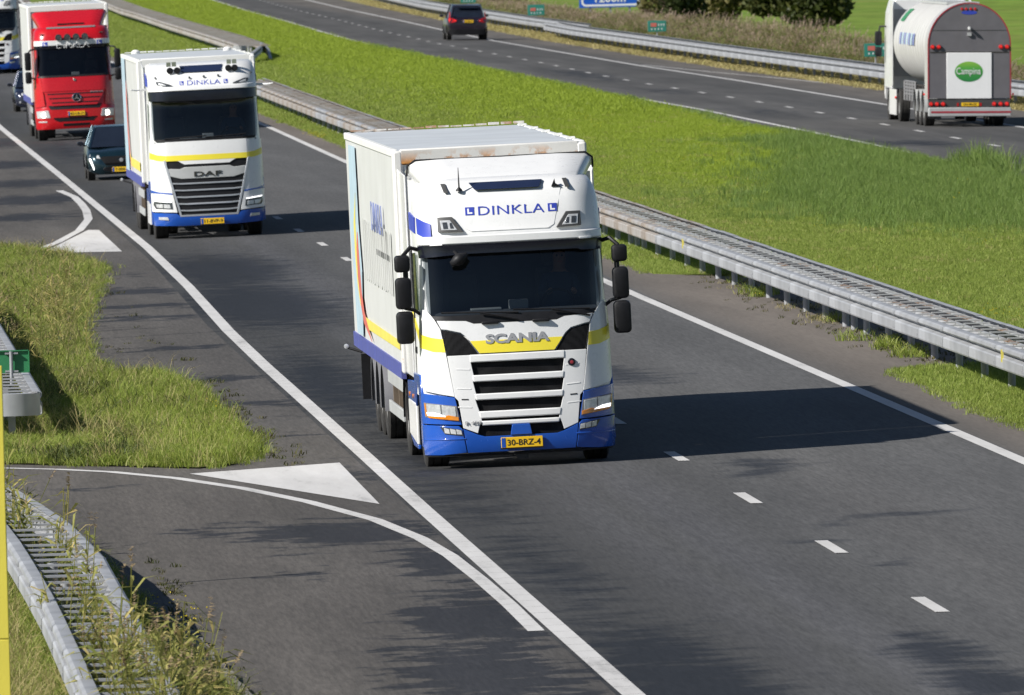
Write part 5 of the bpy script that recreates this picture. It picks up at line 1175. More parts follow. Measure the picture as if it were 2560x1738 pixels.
# ------------------------------------------------------------------ lorry 2: white lorry with big silver-barred grille
def build_lorry2():
    X, Y = 9.87, 283.4
    r = empty('lorry', (X, Y, zg(X)), (0, -R(1.35), 0), label='second white lorry with dark silver-barred grille, seen behind the nearest one', cat='truck')
    W, B = M['white'], M['blue']; yb = 2.3
    S = Surf([(.28, .06, 1.22, .45, .70), (.40, 0, 1.26, .45, .70), (.62, 0, 1.265, .45, .72), (1.0, .02, 1.265, .45, .74), (1.5, .05, 1.26, .42, .78), (2.0, .10, 1.25, .40, .82), (2.2, .13, 1.24, .40, .84), (2.45, .155, 1.23, .39, .845), (2.75, .205, 1.215, .37, .85), (3.02, .27, 1.20, .36, .86), (3.1, .24, 1.21, .40, .80), (3.32, .26, 1.215, .44, .76), (3.5, .36, 1.21, .46, .74), (3.7, .62, 1.20, .46, .72), (3.85, .9, 1.16, .46, .70), (3.90, 1.2, 1.1, .46, .66)])
    shell('cab_lower', S, [1.1, 1.35, 1.6, 1.9, 2.2], yb, W, r); shell('front_backing', S, [.34, .6, .85, 1.1], .6, M['black'], r, .03)
    shell('cab_pillar', S, [2.2, 2.5, 2.8, 3.1], yb, W, r, .02, 1.13)
    shell('cab_roof', S, [3.1, 3.25, 3.4, 3.5, 3.6, 3.7, 3.8, 3.86, 3.90], yb, W, r, .012, cap=True)
    b = MB(); b.box(-1.2, 1.2, yb-.03, yb, 1.0, 3.88); b.build('cab_back', W, r)
    panel('bumper', [(-1.22, .33), (-.6, .30), (.6, .30), (1.22, .33), (1.25, .62), (.72, .58), (.62, .50), (-.62, .50), (-.72, .58), (-1.25, .62)], S, B, r, .03)
    panel('corner_panel', [(.70, .60), (1.255, .64), (1.26, 1.05), (1.0, 1.03), (.78, 1.0)], S, W, r, .025, mirror=True)
    panel('side_front_panel', [(.79, 1.015), (1.0, 1.045), (1.26, 1.07), (1.255, 1.6), (1.245, 2.14), (.90, 2.16), (.90, 1.78)], S, W, r, .022, mirror=True)
    panel('blue_lamp_brow', [(.80, 1.0), (1.255, 1.06), (1.255, 1.12), (1.1, 1.07), (.80, 1.035)], S, B, r, .027, .02, .004, mirror=True)
    for o, sx in zip(panel('headlamp', [(.80, .68), (1.17, .70), (1.22, .79), (1.20, .90), (.82, .855)], S, M['lensdark'], r, .034, .03, mirror=True), (1, -1)):
        f = lambda p: [(sx*x, z) for x, z in (p if sx > 0 else p[::-1])]
        panel('daytime_strip', f([(.83, .83), (1.19, .87), (1.20, .895), (.83, .852)]), S, M['drl'], o, .042, .01, 0)
        panel('reflector', f([(.85, .70), (1.0, .715), (1.0, .80), (.86, .785)]), S, M['lens'], o, .040, .01, .004); panel('reflector', f([(1.02, .715), (1.15, .73), (1.17, .81), (1.02, .80)]), S, M['lens'], o, .040, .01, .004)
    panel('fog_lamp', [(.90, .44), (1.12, .46), (1.12, .52), (.92, .51)], S, M['lens'], r, .036, .01, .004, mirror=True)
    panel('grille_mesh', [(-.63, .53), (.63, .53), (.93, 1.78), (-.93, 1.78)], S, M['black'], r, .004, .01, 0)
    panel('bonnet_panel', [(-.50, 1.66), (.50, 1.66), (.64, 1.74), (.905, 1.77), (.905, 2.17), (-.905, 2.17), (-.905, 1.77), (-.64, 1.74)], S, W, r, .024, .03, .01)
    panel('yellow_band', [(-.90, 1.745), (.90, 1.745), (.90, 1.865), (-.90, 1.865)], S, M['yellow'], r, .0275, .004, 0); panel('yellow_band', [(.905, 1.745), (1.08, 1.76), (1.25, 1.81), (1.247, 1.95), (1.08, 1.89), (.905, 1.865)], S, M['yellow'], r, .0265, .004, 0, gx=.04, mirror=True)
    panel('name_panel', [(-.58, 1.34), (.58, 1.34), (.87, 1.42), (.885, 1.58), (.60, 1.56), (.50, 1.60), (-.50, 1.60), (-.60, 1.56), (-.885, 1.58), (-.87, 1.42)], S, M['lgrey'], r, .026, .03, .01)
    text('maker_name', 'DAF', .61, .105, M['platetx'], r, (.01, 0, 1.44), .012, .015, surf=lambda x, z: S(x, z)-.036)
    for z, w in ((1.24, .80), (1.09, .77), (.94, .735), (.79, .70), (.64, .665)):
        panel('grille_slat', [(-w+.22, z-.024), (w-.22, z-.024), (w, z-.008), (w+.008, z+.024), (w-.2, z+.012), (-w+.2, z+.012), (-w-.008, z+.024), (-w, z-.008)], S, M['silver'], r, .03, .03, .006)
    panel('grille_frame', [(.60, .515), (.645, .505), (.965, 1.765), (.915, 1.765)], S, M['silver'], r, .034, .03, .006, mirror=True); panel('grille_frame_bottom', [(-.64, .505), (.64, .505), (.60, .545), (-.60, .545)], S, M['silver'], r, .033, .03, .006)
    panel('cowl', [(-1.10, 2.175), (1.10, 2.175), (1.12, 2.23), (-1.12, 2.23)], S, M['black'], r, .018, .03)
    panel('windscreen', [(-1.15, 2.22), (1.15, 2.22), (1.175, 2.5), (1.165, 3.06), (-1.165, 3.06), (-1.175, 2.5)], S, M['glass'], r, .008, 0, 0)
    for a, c in ((-.9, .02), (.0, .9)):
        w_ = MB(); w_.tube([(a, S(a, 2.25)-.03, 2.24), (c, S(c, 2.27)-.03, 2.275)], .014, 6); w_.build('wiper', M['black'], r)
    panel('sun_visor', [(-1.2, 3.085), (-.6, 3.06), (.6, 3.06), (1.2, 3.085), (1.212, 3.285), (-1.212, 3.285)], S, M['blackgl'], r, .07, .03, .01)
    panel('visor_lip', [(-1.21, 3.29), (1.21, 3.29), (1.205, 3.40), (.6, 3.385), (-.6, 3.385), (-1.205, 3.40)], S, W, r, .09, .10, .03)
    for o, sx in zip(panel('roof_lamp', [(.66, 3.41), (.80, 3.40), (1.01, 3.44), (1.03, 3.51), (.93, 3.51), (.74, 3.445)], S, M['lensdark'], r, .03, .04, mirror=True), (1, -1)):
        f = lambda p: [(sx*x, z) for x, z in (p if sx > 0 else p[::-1])]
        panel('lamp_glass', f([(.80, 3.41), (.97, 3.44), (.98, 3.49), (.85, 3.45)]), S, M['lens'], o, .036, .01, .003)
    text('name_lettering', 'DINKLA', .74, .105, M['blue_dec'], r, (.03, 0, 3.46), .004, -.005, surf=lambda x, z: S(x, z)+.007)
    for x in (-.46, .52):
        lb = panel('logo_square', [(x-.045, 3.415), (x+.045, 3.415), (x+.045, 3.505), (x-.045, 3.505)], S, M['blue_dec'], r, -.005, .008, 0)
        panel('logo_letter', [(x-.025, 3.43), (x+.03, 3.43), (x+.03, 3.448), (x-.006, 3.448), (x-.006, 3.495), (x-.025, 3.495)], S, M['signwhite'], lb, -.002, .004, 0)
    panel('roof_window', [(-.44, 3.69), (.44, 3.69), (.48, 3.835), (-.48, 3.835)], S, M['sunstrip'], r, .03, .04, .01, gz=.03)
    for x in (-.70, -.54, .60, .74):
        h = MB().lathe([(0, .075), (.10, .05), (.4, .03), (.42, 0)], 14, (x, S(x, 3.72)-.12, 3.74), 'y').build('air_horn', M['chrome'], r, smooth=40); MB().lathe([(-.002, 0), (-.002, .062)], 14, (x, S(x, 3.72)-.119, 3.74), 'y').build('horn_mouth', M['black'], h)
    b = MB()
    for x in (-.72, -.60, .62, .74): b.box(x-.05, x+.05, .66, .72, 3.83, 3.93)
    b.build('roof_bar', M['chrome'], r)
    for x, z in ((-.28, 3.56), (.04, 3.57), (.36, 3.58), (-1.03, 3.58), (1.10, 3.60)):
        b = MB(); b.lathe([(0, .03), (.03, .022), (.045, 0)], 8, (x, S(x, z)-.02, z), 'z'); b.build('roof_lamp_small', M['lensdark'], r)
    for sx in (-1, 1):
        b = MB(); b.loft([[(sx*1.2, .9, 3.32), (sx*1.2, 1.05, 3.32), (sx*1.2, 1.05, 3.37), (sx*1.2, .9, 3.37)], [(sx*1.45, .80, 3.32), (sx*1.45, .93, 3.32), (sx*1.45, .93, 3.36), (sx*1.45, .80, 3.36)], [(sx*1.58, .74, 3.34), (sx*1.58, .84, 3.34), (sx*1.58, .84, 3.37), (sx*1.58, .74, 3.37)]], closed=True, cap=True); b.build('camera_arm', W, r, bev=.01)
        side_panel('side_window', [(.75, 2.25), (1.55, 2.2), (1.6, 3.0), (.95, 3.02)], 1.205 if sx > 0 else -1.23, M['glassside'], r, .012, 0)
        side_panel('roof_blue_flash', [(.9, 3.40), (2.2, 3.42), (2.2, 3.70), (1.1, 3.56)], 1.206 if sx > 0 else -1.222, M['blue_dec'], r, .016, 0)
        side_panel('side_fairing', [(2.32, 1.2), (3.4, 1.2), (3.4, 3.9), (2.32, 3.8)], 1.235 if sx > 0 else -1.255, W, r)
        side_panel('wheel_arch', [(.5, .35), (.8, .35), (.86, .75), (1.05, 1.02), (1.4, 1.13), (1.75, 1.02), (1.95, .78), (2.1, 1.3), (.5, 1.3)], 1.22 if sx > 0 else -1.26, B, r, .04, .012)
        side_panel('side_skirt', [(2.35, .3), (4.25, .3), (4.25, .8), (2.35, .8)], 1.2 if sx > 0 else -1.24, W, r, .04, .012); side_panel('skirt_top', [(2.35, .804), (4.25, .804), (4.25, 1.08), (2.35, 1.12)], 1.2 if sx > 0 else -1.24, B, r, .04, .012)
    plate(r, .06, S(0, .39)-.048, .385, '11-BVP-9', .95)
    interior(r, 2.18, 3.05, .2, yb, 1.14); underbody(r, 1.4, 5.0)
    tb = trailer(r, 4.1, 16.5, 1.33, 3.98, 1.2, (10.2, 11.6), (5.8, 9.5), False)
    for x in (-1.0, 1.05):
        MB().lathe([(0, .10), (.05, .10), (.08, .06), (.09, 0)], 12, (x, 15.6 if x < 0 else 13, 3.98), 'z').build('roof_vent', M['boxwhite2'], tb, smooth=40)
    decal_side('light_blue_band', [(13.5, 3.9), (16, 3.9), (16, 1.3), (13.5, 1.3)], -1.336, M['lightblue'], tb); decal_side('red_swoosh', [(12.9, 3.4), (13.4, 3.0), (13.3, 2.2), (12.8, 1.7), (11.5, 1.35), (12.2, 1.7), (12.7, 2.3), (12.8, 2.9)], -1.340, M['red_dec'], tb); decal_side('yellow_swoosh', [(12.6, 1.8), (11.8, 1.45), (5, 1.45), (5, 1.65), (11.8, 1.65)], -1.338, M['yellow_dec'], tb)
    return r
lorry2 = build_lorry2()
person(9.87+.62, 283.4+1.38, zg(9.8)+2.10, 'driver behind the windscreen of the second white lorry')

# ------------------------------------------------------------------ lorry 3: red lorry
def build_lorry3():
    X, Y = 10.03, 408
    r = empty('lorry', (X, Y, zg(X)), (0, -R(1.3), 0), label='red lorry with four round roof lamps and silver grille star', cat='truck')
    D, W = M['red'], M['white']; yb = 2.3
    S = Surf([(.35, .06, 1.24, .36, .76), (.5, 0, 1.26, .36, .78), (1.0, 0, 1.265, .36, .80), (1.1, .05, 1.262, .36, .82), (1.6, .08, 1.255, .36, .84), (2.0, .12, 1.25, .34, .86), (3.0, .42, 1.20, .30, .88), (3.04, .36, 1.22, .34, .84), (3.2, .36, 1.22, .38, .80), (3.5, .48, 1.18, .42, .74), (3.6, .62, 1.10, .42, .70), (3.64, .85, 1.02, .42, .66)])
    shell('cab_lower', S, [.6, .9, 1.2, 1.5, 1.8, 2.03], yb, D, r); shell('cab_pillar', S, [2.03, 2.4, 2.8, 3.05], yb, D, r, .02, 1.11); shell('cab_roof', S, [3.05, 3.2, 3.35, 3.5, 3.56, 3.6, 3.64], yb, D, r, .012, cap=True)
    b = MB(); b.box(-1.2, 1.2, yb-.03, yb, .9, 3.6); b.build('cab_back', D, r)
    panel('bumper', [(-1.24, .38), (1.24, .38), (1.26, .66), (.70, .70), (.58, .60), (-.58, .60), (-.70, .70), (-1.26, .66)], S, D, r, .04, .05)
    panel('air_intake', [(-.56, .61), (.56, .61), (.68, .735), (-.68, .735)], S, M['black'], r, .02, .02); panel('lower_intake', [(-.40, .47), (.44, .47), (.44, .55), (-.40, .55)], S, M['black'], r, .044, .01, 0)
    panel('bumper_upper', [(-1.26, .67), (-.72, .705), (-.68, .745), (.68, .745), (.72, .705), (1.26, .67), (1.265, 1.06), (.92, 1.10), (.78, 1.0), (-.78, 1.0), (-.92, 1.10), (-1.265, 1.06)], S, D, r, .034, .04)
    panel('gap_strip', [(-.78, 1.0), (.78, 1.0), (.86, 1.13), (-.86, 1.13)], S, M['black'], r, .004, .02)
    panel('grille_panel', [(-.70, 1.12), (.70, 1.12), (.98, 1.56), (-.98, 1.56)], S, D, r, .04, .05)
    for z, w in ((1.20, .72), (1.34, .80), (1.48, .86)): panel('grille_slot', [(-w, z), (w, z), (w+.02, z+.035), (-w-.02, z+.035)], S, M['black'], r, .045, .01, 0)
    panel('bonnet_panel', [(-1.0, 1.575), (1.0, 1.575), (1.05, 2.02), (-1.05, 2.02)], S, D, r, .02, .03)
    panel('corner_panel', [(.95, 1.12), (1.262, 1.08), (1.255, 1.6), (1.24, 2.03), (1.06, 2.03), (1.0, 1.56)], S, D, r, .022, .03, mirror=True)
    st = MB().lathe([(-.02, .115), (-.035, .13), (-.02, .145), (0, .13), (-.02, .115)], 24, (.06, S(0, 1.36)-.045, 1.36), 'y').build('star_ring', M['chrome'], r, smooth=50)
    b = MB()
    for a in (90, 210, 330): b.extr([(.06+.13*math.cos(R(a)), 1.36+.13*math.sin(R(a))), (.06+.03*math.cos(R(a+60)), 1.36+.03*math.sin(R(a+60))), (.06, 1.36), (.06+.03*math.cos(R(a-60)), 1.36+.03*math.sin(R(a-60)))], S(0, 1.36)-.085, S(0, 1.36)-.06, 'y')
    b.build('star', M['chrome'], st); MB().lathe([(0, 0), (0, .125)], 24, (.06, S(0, 1.36)-.05, 1.36), 'y').build('star_back', M['blackgl'], st)
    b = MB(); b.lathe([(-.02, 0), (-.02, .04), (0, .05)], 16, (.02, S(0, 1.92)-.02, 1.93), 'y'); b.build('small_badge', M['chrome'], r)
    text('model_name', 'Actros', .42, .05, M['lettergrey'], r, (.70, 0, 1.535), .01, .02, surf=lambda x, z: S(x, z)-.05)
    for o, sx in zip(panel('headlamp', [(.80, .74), (1.22, .74), (1.24, .97), (.86, .985)], S, M['lens'], r, .044, .03, mirror=True), (1, -1)):
        MB().lathe([(-.012, 0), (-.010, .07), (0, .085)], 16, (sx*1.0, S(1.0, .85)-.05, .84), 'y').build('lit_lamp', M['headlit'], o, smooth=40)
    panel('fog_lamp', [(.92, .60), (1.18, .61), (1.18, .65), (.92, .645)], S, M['lens'], r, .05, .01, 0, mirror=True)
    panel('windscreen', [(-1.12, 2.05), (1.12, 2.05), (1.16, 2.4), (1.15, 3.0), (-1.15, 3.0), (-1.16, 2.4)], S, M['glass'], r, .008, 0, 0); panel('cowl', [(-1.14, 2.02), (1.14, 2.02), (1.14, 2.09), (-1.14, 2.09)], S, M['black'], r, .02, .02)
    panel('visor_band', [(-1.21, 3.04), (1.21, 3.04), (1.215, 3.20), (-1.215, 3.20)], S, W, r, .06, .04, .01); panel('visor_shade', [(-1.2, 2.93), (1.2, 2.93), (1.21, 3.035), (-1.21, 3.035)], S, M['blackgl'], r, .055, .02, .004)
    text('name_lettering', 'DINKLA', 1.05, .16, M['signwhite'], r, (.03, 0, 3.03), .008, .02, surf=lambda x, z: S(x, z)-.072)
    for x in (-.86, .88):
        lb = panel('logo_square', [(x-.08, 3.03), (x+.08, 3.03), (x+.08, 3.16), (x-.08, 3.16)], S, M['blue_dec'], r, .066, .008, 0); panel('logo_letter', [(x-.04, 3.05), (x+.045, 3.05), (x+.045, 3.075), (x-.01, 3.075), (x-.01, 3.14), (x-.04, 3.14)], S, M['signwhite'], lb, .069, .004, 0)
    for x in (-.42, -.14, .14, .42):
        l = MB().lathe([(-.06, .0), (-.055, .085), (-.07, .10), (.02, .11), (.10, .05), (.11, 0)], 18, (x, S(x, 3.28)-.10, 3.29), 'y').build('round_lamp', M['dgrey'], r, smooth=40); MB().lathe([(-.068, 0), (-.062, .085)], 18, (x, S(x, 3.28)-.10, 3.29), 'y').build('lamp_glass', M['lensdark'], l, smooth=40)
    for x in (-.95, .95): b = MB(); b.box(x-.06, x+.06, S(x, 3.4)-.05, S(x, 3.4), 3.39, 3.42); b.build('roof_marker', M['lensdark'], r)
    deflector(r, 3.62, .80, .98, 4.12, 1.85, 1.22, 'red', yb)
    b = MB(); b.box(-.42, .42, .86, .95, 3.66, 3.73); b.build('deflector_slot', M['black'], r); panel('roof_step', [(-.78, 3.58), (.78, 3.58), (.78, 3.63), (-.78, 3.63)], S, M['mgrey'], r, .02, .03, .004, gz=.02)
    for sx in (-1, 1):
        side_panel('side_window', [(.7, 2.1), (1.5, 2.05), (1.55, 2.92), (.95, 2.95)], 1.21 if sx > 0 else -1.232, M['glassside'], r, .012, 0); side_panel('side_fairing', [(2.3, 1.2), (3.2, 1.2), (3.2, 3.6), (2.3, 3.55)], 1.22 if sx > 0 else -1.24, D, r)
        mirror_arm(r, [(sx*1.19, .55, 2.95), (sx*1.35, .45, 2.92), (sx*1.43, .42, 2.8)], .028); mirror_arm(r, [(sx*1.22, .5, 2.0), (sx*1.36, .45, 2.05), (sx*1.43, .42, 2.2)], .028)
        x0, x1 = (1.33, 1.53) if sx > 0 else (-1.53, -1.33); mirror_house(r, x0, x1, 2.28, 2.86, .42, .22); mirror_house(r, x0, x1, 1.86, 2.24, .42, .22)
        side_panel('wheel_arch', [(.5, .4), (.8, .4), (.86, .75), (1.05, 1.02), (1.4, 1.13), (1.75, 1.02), (1.95, .78), (2.1, 1.3), (.5, 1.3)], 1.22 if sx > 0 else -1.26, D, r, .04, .012)
    plate(r, .03, S(0, .86)-.052, .86, 'BS-LB-31', 1.0)
    interior(r, 2.03, 3.0, .2, yb, 1.14); underbody(r, 1.4, 5.0)
    trailer(r, 4.1, 16.5, 1.30, 4.30, 1.2, (10.2, 11.6), (5.8, 9.5), False)
    return r
lorry3 = build_lorry3()

# ------------------------------------------------------------------ milk tanker driving away on the far carriageway
def build_tanker():
    X, Y = 36.74, 388.5
    r = empty('tanker', (X, Y, zg(X)), (0, R(1.3), 0), label='white ribbed milk tanker with grey rear and green oval badge driving away', cat='truck')
    W = M['tankwhite']; G = M['tankgrey']
    def horseshoe(w, zc, zb, n=24, k=0): return [(-w, zb)]+[(-w*math.cos(math.pi*i/n), zc+(w*1.02)*math.sin(math.pi*i/n)) for i in range(n+1)]+[(w, zb)]
    # rear cabinet
    hs = horseshoe(1.27, 2.50, .86); b = MB(); b.loft([[(x, y, z) for x, z in hs] for y in (.04, 1.1)], closed=True); cab = b.build('rear_cabinet', W, r, smooth=40)
    b = MB(); b.extr(horseshoe(1.235, 2.50, .88), 0, .05); b.build('rear_wall', G, r)
    b = MB(); o_, i_ = horseshoe(1.275, 2.50, .86), horseshoe(1.238, 2.50, .86); n = len(o_)
    b.loft([[(x, -.012, z) for x, z in o_], [(x, -.012, z) for x, z in i_]]); b.loft([[(x, -.012, z) for x, z in o_], [(x, .04, z) for x, z in o_]]); b.build('red_outline', M['redline'], r)
    b = MB(); b.box(-1.2, 1.2, -.008, .0, 2.26, 2.30); b.build('rear_seam', M['chassis'], r); b = MB(); b.box(-1.18, 1.18, -.006, .0, 2.94, 2.96); b.build('rear_seam', M['dgrey'], r)
    b = MB(); b.box(-.70, .68, -.03, -.008, .87, 2.27); wp = b.build('white_board', M['signwhite'], r, bev=.01)
    def disc(cx, cz, rx, rz, y, n=32): return MB().add([(cx, y, cz)]+[(cx+rx*math.cos(6.283*i/n), y, cz+rz*math.sin(6.283*i/n)) for i in range(n)], [(0, i+1, (i+1) % n+1) for i in range(n)])
    og, ntg, bg_ = newmat('badge_green'); tc = nd(ntg, 'ShaderNodeTexCoord'); sp_ = nd(ntg, 'ShaderNodeSeparateXYZ'); ntg.links.new(tc.outputs['Object'], sp_.inputs[0])
    mr = nd(ntg, 'ShaderNodeMapRange', inp={1: 1.4, 2: 2.0}); ntg.links.new(sp_.outputs[2], mr.inputs[0]); ntg.links.new(ramp(ntg, mr.outputs[0], [(0, (.02, .20, .05)), (.6, (.06, .33, .05)), (1, (.25, .48, .06))]), bg_.inputs['Base Color'])
    ov = disc(-.02, 1.69, .43, .31, -.034).build('badge', og, wp); text('badge_lettering', 'Campina', .74, .27, M['signwhite'], ov, (-.03, -.04, 1.68), .006, .0)
    # lamps
    for (x, z) in [(-1.12, 2.44), (-.93, 2.44), (.97, 2.44), (1.16, 2.44), (-1.17, .70), (-.99, .70), (-.80, .70), (.76, .70), (.96, .70), (1.15, .70)]:
        l = MB().lathe([(-.05, 0), (-.045, .055), (0, .075), (.02, .075)], 16, (x, -.02, z), 'y').build('tail_lamp', M['tailred'], r, smooth=40); MB().lathe([(-.054, 0), (-.05, .035)], 12, (x, -.02, z+.01), 'y').build('lamp_core', M['taillit'], l)
    for x in (-.22, -.09, .05, .18): MB().lathe([(-.03, 0), (-.025, .035), (0, .045)], 10, (x, 0, 3.60), 'y').build('top_lamp', M['tailred'], r, smooth=40)
    disc(0, 3.49, .24, .06, -.006).build('blue_sticker', M['blue_dec'], r)
    b = MB(); b.tube([(0, 0, 3.02), (0, -.12, 3.0), (0, -.14, 2.96)], .05, 10); b.box(-.06, .06, -.06, -.0, 2.78, 2.88); b.build('rear_camera', M['lgrey'], r, smooth=40)
    b = MB(); b.box(-1.24, 1.24, -.02, .25, .60, .84); b.build('lamp_panel', M['dgrey'], r); b = MB(); b.box(-1.25, 1.27, -.06, .2, .33, .60); bp = b.build('rear_bumper', M['lgrey'], r, bev=.02)
    b = MB(); b.box(-1.18, 1.26, -.066, -.06, .43, .49); b.build('red_stripe', M['redline'], bp)
    p_ = MB(); p_.box(-.25, .28, -.04, -.02, .64, .75); pl = p_.build('number_plate', M['platey'], r); text('plate_text', 'ON-98-GK', .42, .07, M['platetx'], pl, (.015, -.042, .695), .003, .01)
    for x in (-.36, .34): b = MB(); b.box(x-.03, x+.03, -.03, -.018, .64, .74); b.build('reflector', M['tailred'], r)
    # tank barrel with hoops
    zc = 2.50; b = MB(); prof = []
    for y, rr in ((1.1, 1.235), (11.6, 1.235), (12.1, 1.10), (12.3, .7), (12.35, 0)): prof.append((y, rr))
    b.lathe(prof, 48, (0, 0, zc), 'y'); tk = b.build('tank', W, r, smooth=40)
    for k in range(13):
        y = 1.2+k*.82; MB().lathe([(y, 1.237), (y+.06, 1.295), (y+.16, 1.31), (y+.36, 1.31), (y+.46, 1.295), (y+.52, 1.237)], 48, (0, 0, zc), 'y').build('hoop', W, tk, smooth=40)
    def onbarrel(name, a0, a1, y0, y1, mat):
        n = 8; rows = [[(-1.318*math.cos(a0+(a1-a0)*i/n), y, zc+1.318*math.sin(a0+(a1-a0)*i/n)) for i in range(n+1)] for y in (y0, y1)]; MB().loft(rows).build(name, mat, tk)
    for k in range(7): onbarrel('blue_lettering', R(-2), R(14), 4.2+k*.75, 4.2+k*.75+.5, M['lightblue' if k % 2 else 'blue_fade'])
    onbarrel('green_badge', R(30), R(52), 9.5, 10.8, M['signgreen'])
    b = MB(); b.box(-.5, .5, 2, 11, 3.72, 3.80); b.build('catwalk', M['lgrey'], tk)
    b = MB(); b.box(-.5, -.38, 1, 12, .85, 1.15); b.box(.38, .5, 1, 12, .85, 1.15); b.box(-.9, .9, 5.6, 8.5, .6, 1.15); b.build('chassis_frame', M['chassis'], r)
    b = MB()
    for k in range(5): b.tube([(-1.1, 6+k*.9, .7), (-1.1, 6+k*.9, 1.3)], .05, 8); b.tube([(-1.1, 6, .9+.1*k), (-1.1, 9.6, .9+.1*k)], .025, 6)
    b.build('pipework', M['mgrey'], r)
    for sx in (-1, 1):
        for ya in (2.0, 3.35, 4.7):
            wheel(r, sx*1.06, ya, .50, TW, sx > 0); f = MB(); rings = []
            for k in range(13): a = R(-5+190*k/12); rings.append([(x_, ya-.60*math.cos(a), .50+.60*math.sin(a)) for x_ in (sx*.85, sx*1.25)])
            f.loft(rings); f.build('mudguard', M['lgrey' if sx < 0 else 'black'], r, smooth=40)
        b = MB(); b.box(min(sx*.8, sx*1.2), max(sx*.8, sx*1.2), .75, .78, .25, .85); b.build('mud_flap', M['black'], r)
        for ya in (10.6, 14.3): wheel(r, sx*1.05, ya, .50, TW, sx > 0)
        MB().lathe([(-.03, 0), (-.02, .035), (.02, .035), (.03, 0)], 8, (sx*1.36, .3, 1.0), 'x').build('side_marker', M['taillit'], r)
    # tractor cab ahead
    b = MB(); b.loft([[(-1.24, y, z0), (1.24, y, z0), (1.24, y, z1-.5), (1.1, y, z1), (-1.1, y, z1), (-1.24, y, z1-.5)] for y, z0, z1 in ((13.1, 1.0, 3.85), (14.9, 1.0, 3.9), (15.3, 1.0, 3.3), (15.4, .6, 2.2))], closed=True, cap=True); b.build('cab', M['white'], r, bev=.05)
    for sx in (-1, 1):
        side_panel('side_fairing', [(12.4, 1.1), (13.1, 1.1), (13.1, 3.85), (12.4, 3.75)], sx*1.23 if sx > 0 else -1.25, M['white'], r); side_panel('side_skirt', [(11.4, .2), (13.6, .2), (13.6, 1.0), (11.4, 1.0)], sx*1.2 if sx > 0 else -1.24, M['white_lo'], r, .04)
        x0, x1 = (1.36, 1.58) if sx > 0 else (-1.58, -1.36); mirror_arm(r, [(sx*1.2, 14.7, 2.95), (sx*1.42, 14.9, 2.95), (sx*1.45, 14.9, 2.8)], .03); mirror_house(r, x0, x1, 2.35, 2.8, 14.9, .2); mirror_house(r, x0, x1, 2.0, 2.3, 14.9, .2)
        MB().lathe([(-.03, 0), (-.02, .04), (.02, .04), (.03, 0)], 8, (sx*1.24, 11.4, .75), 'x').build('side_marker', M['taillit'], r)
    b = MB(); b.box(-1.15, 1.15, 13.02, 13.08, 1.4, 3.5); b.build('cab_rear_panel', M['lgrey'], r)
    return r
tanker = build_tanker()

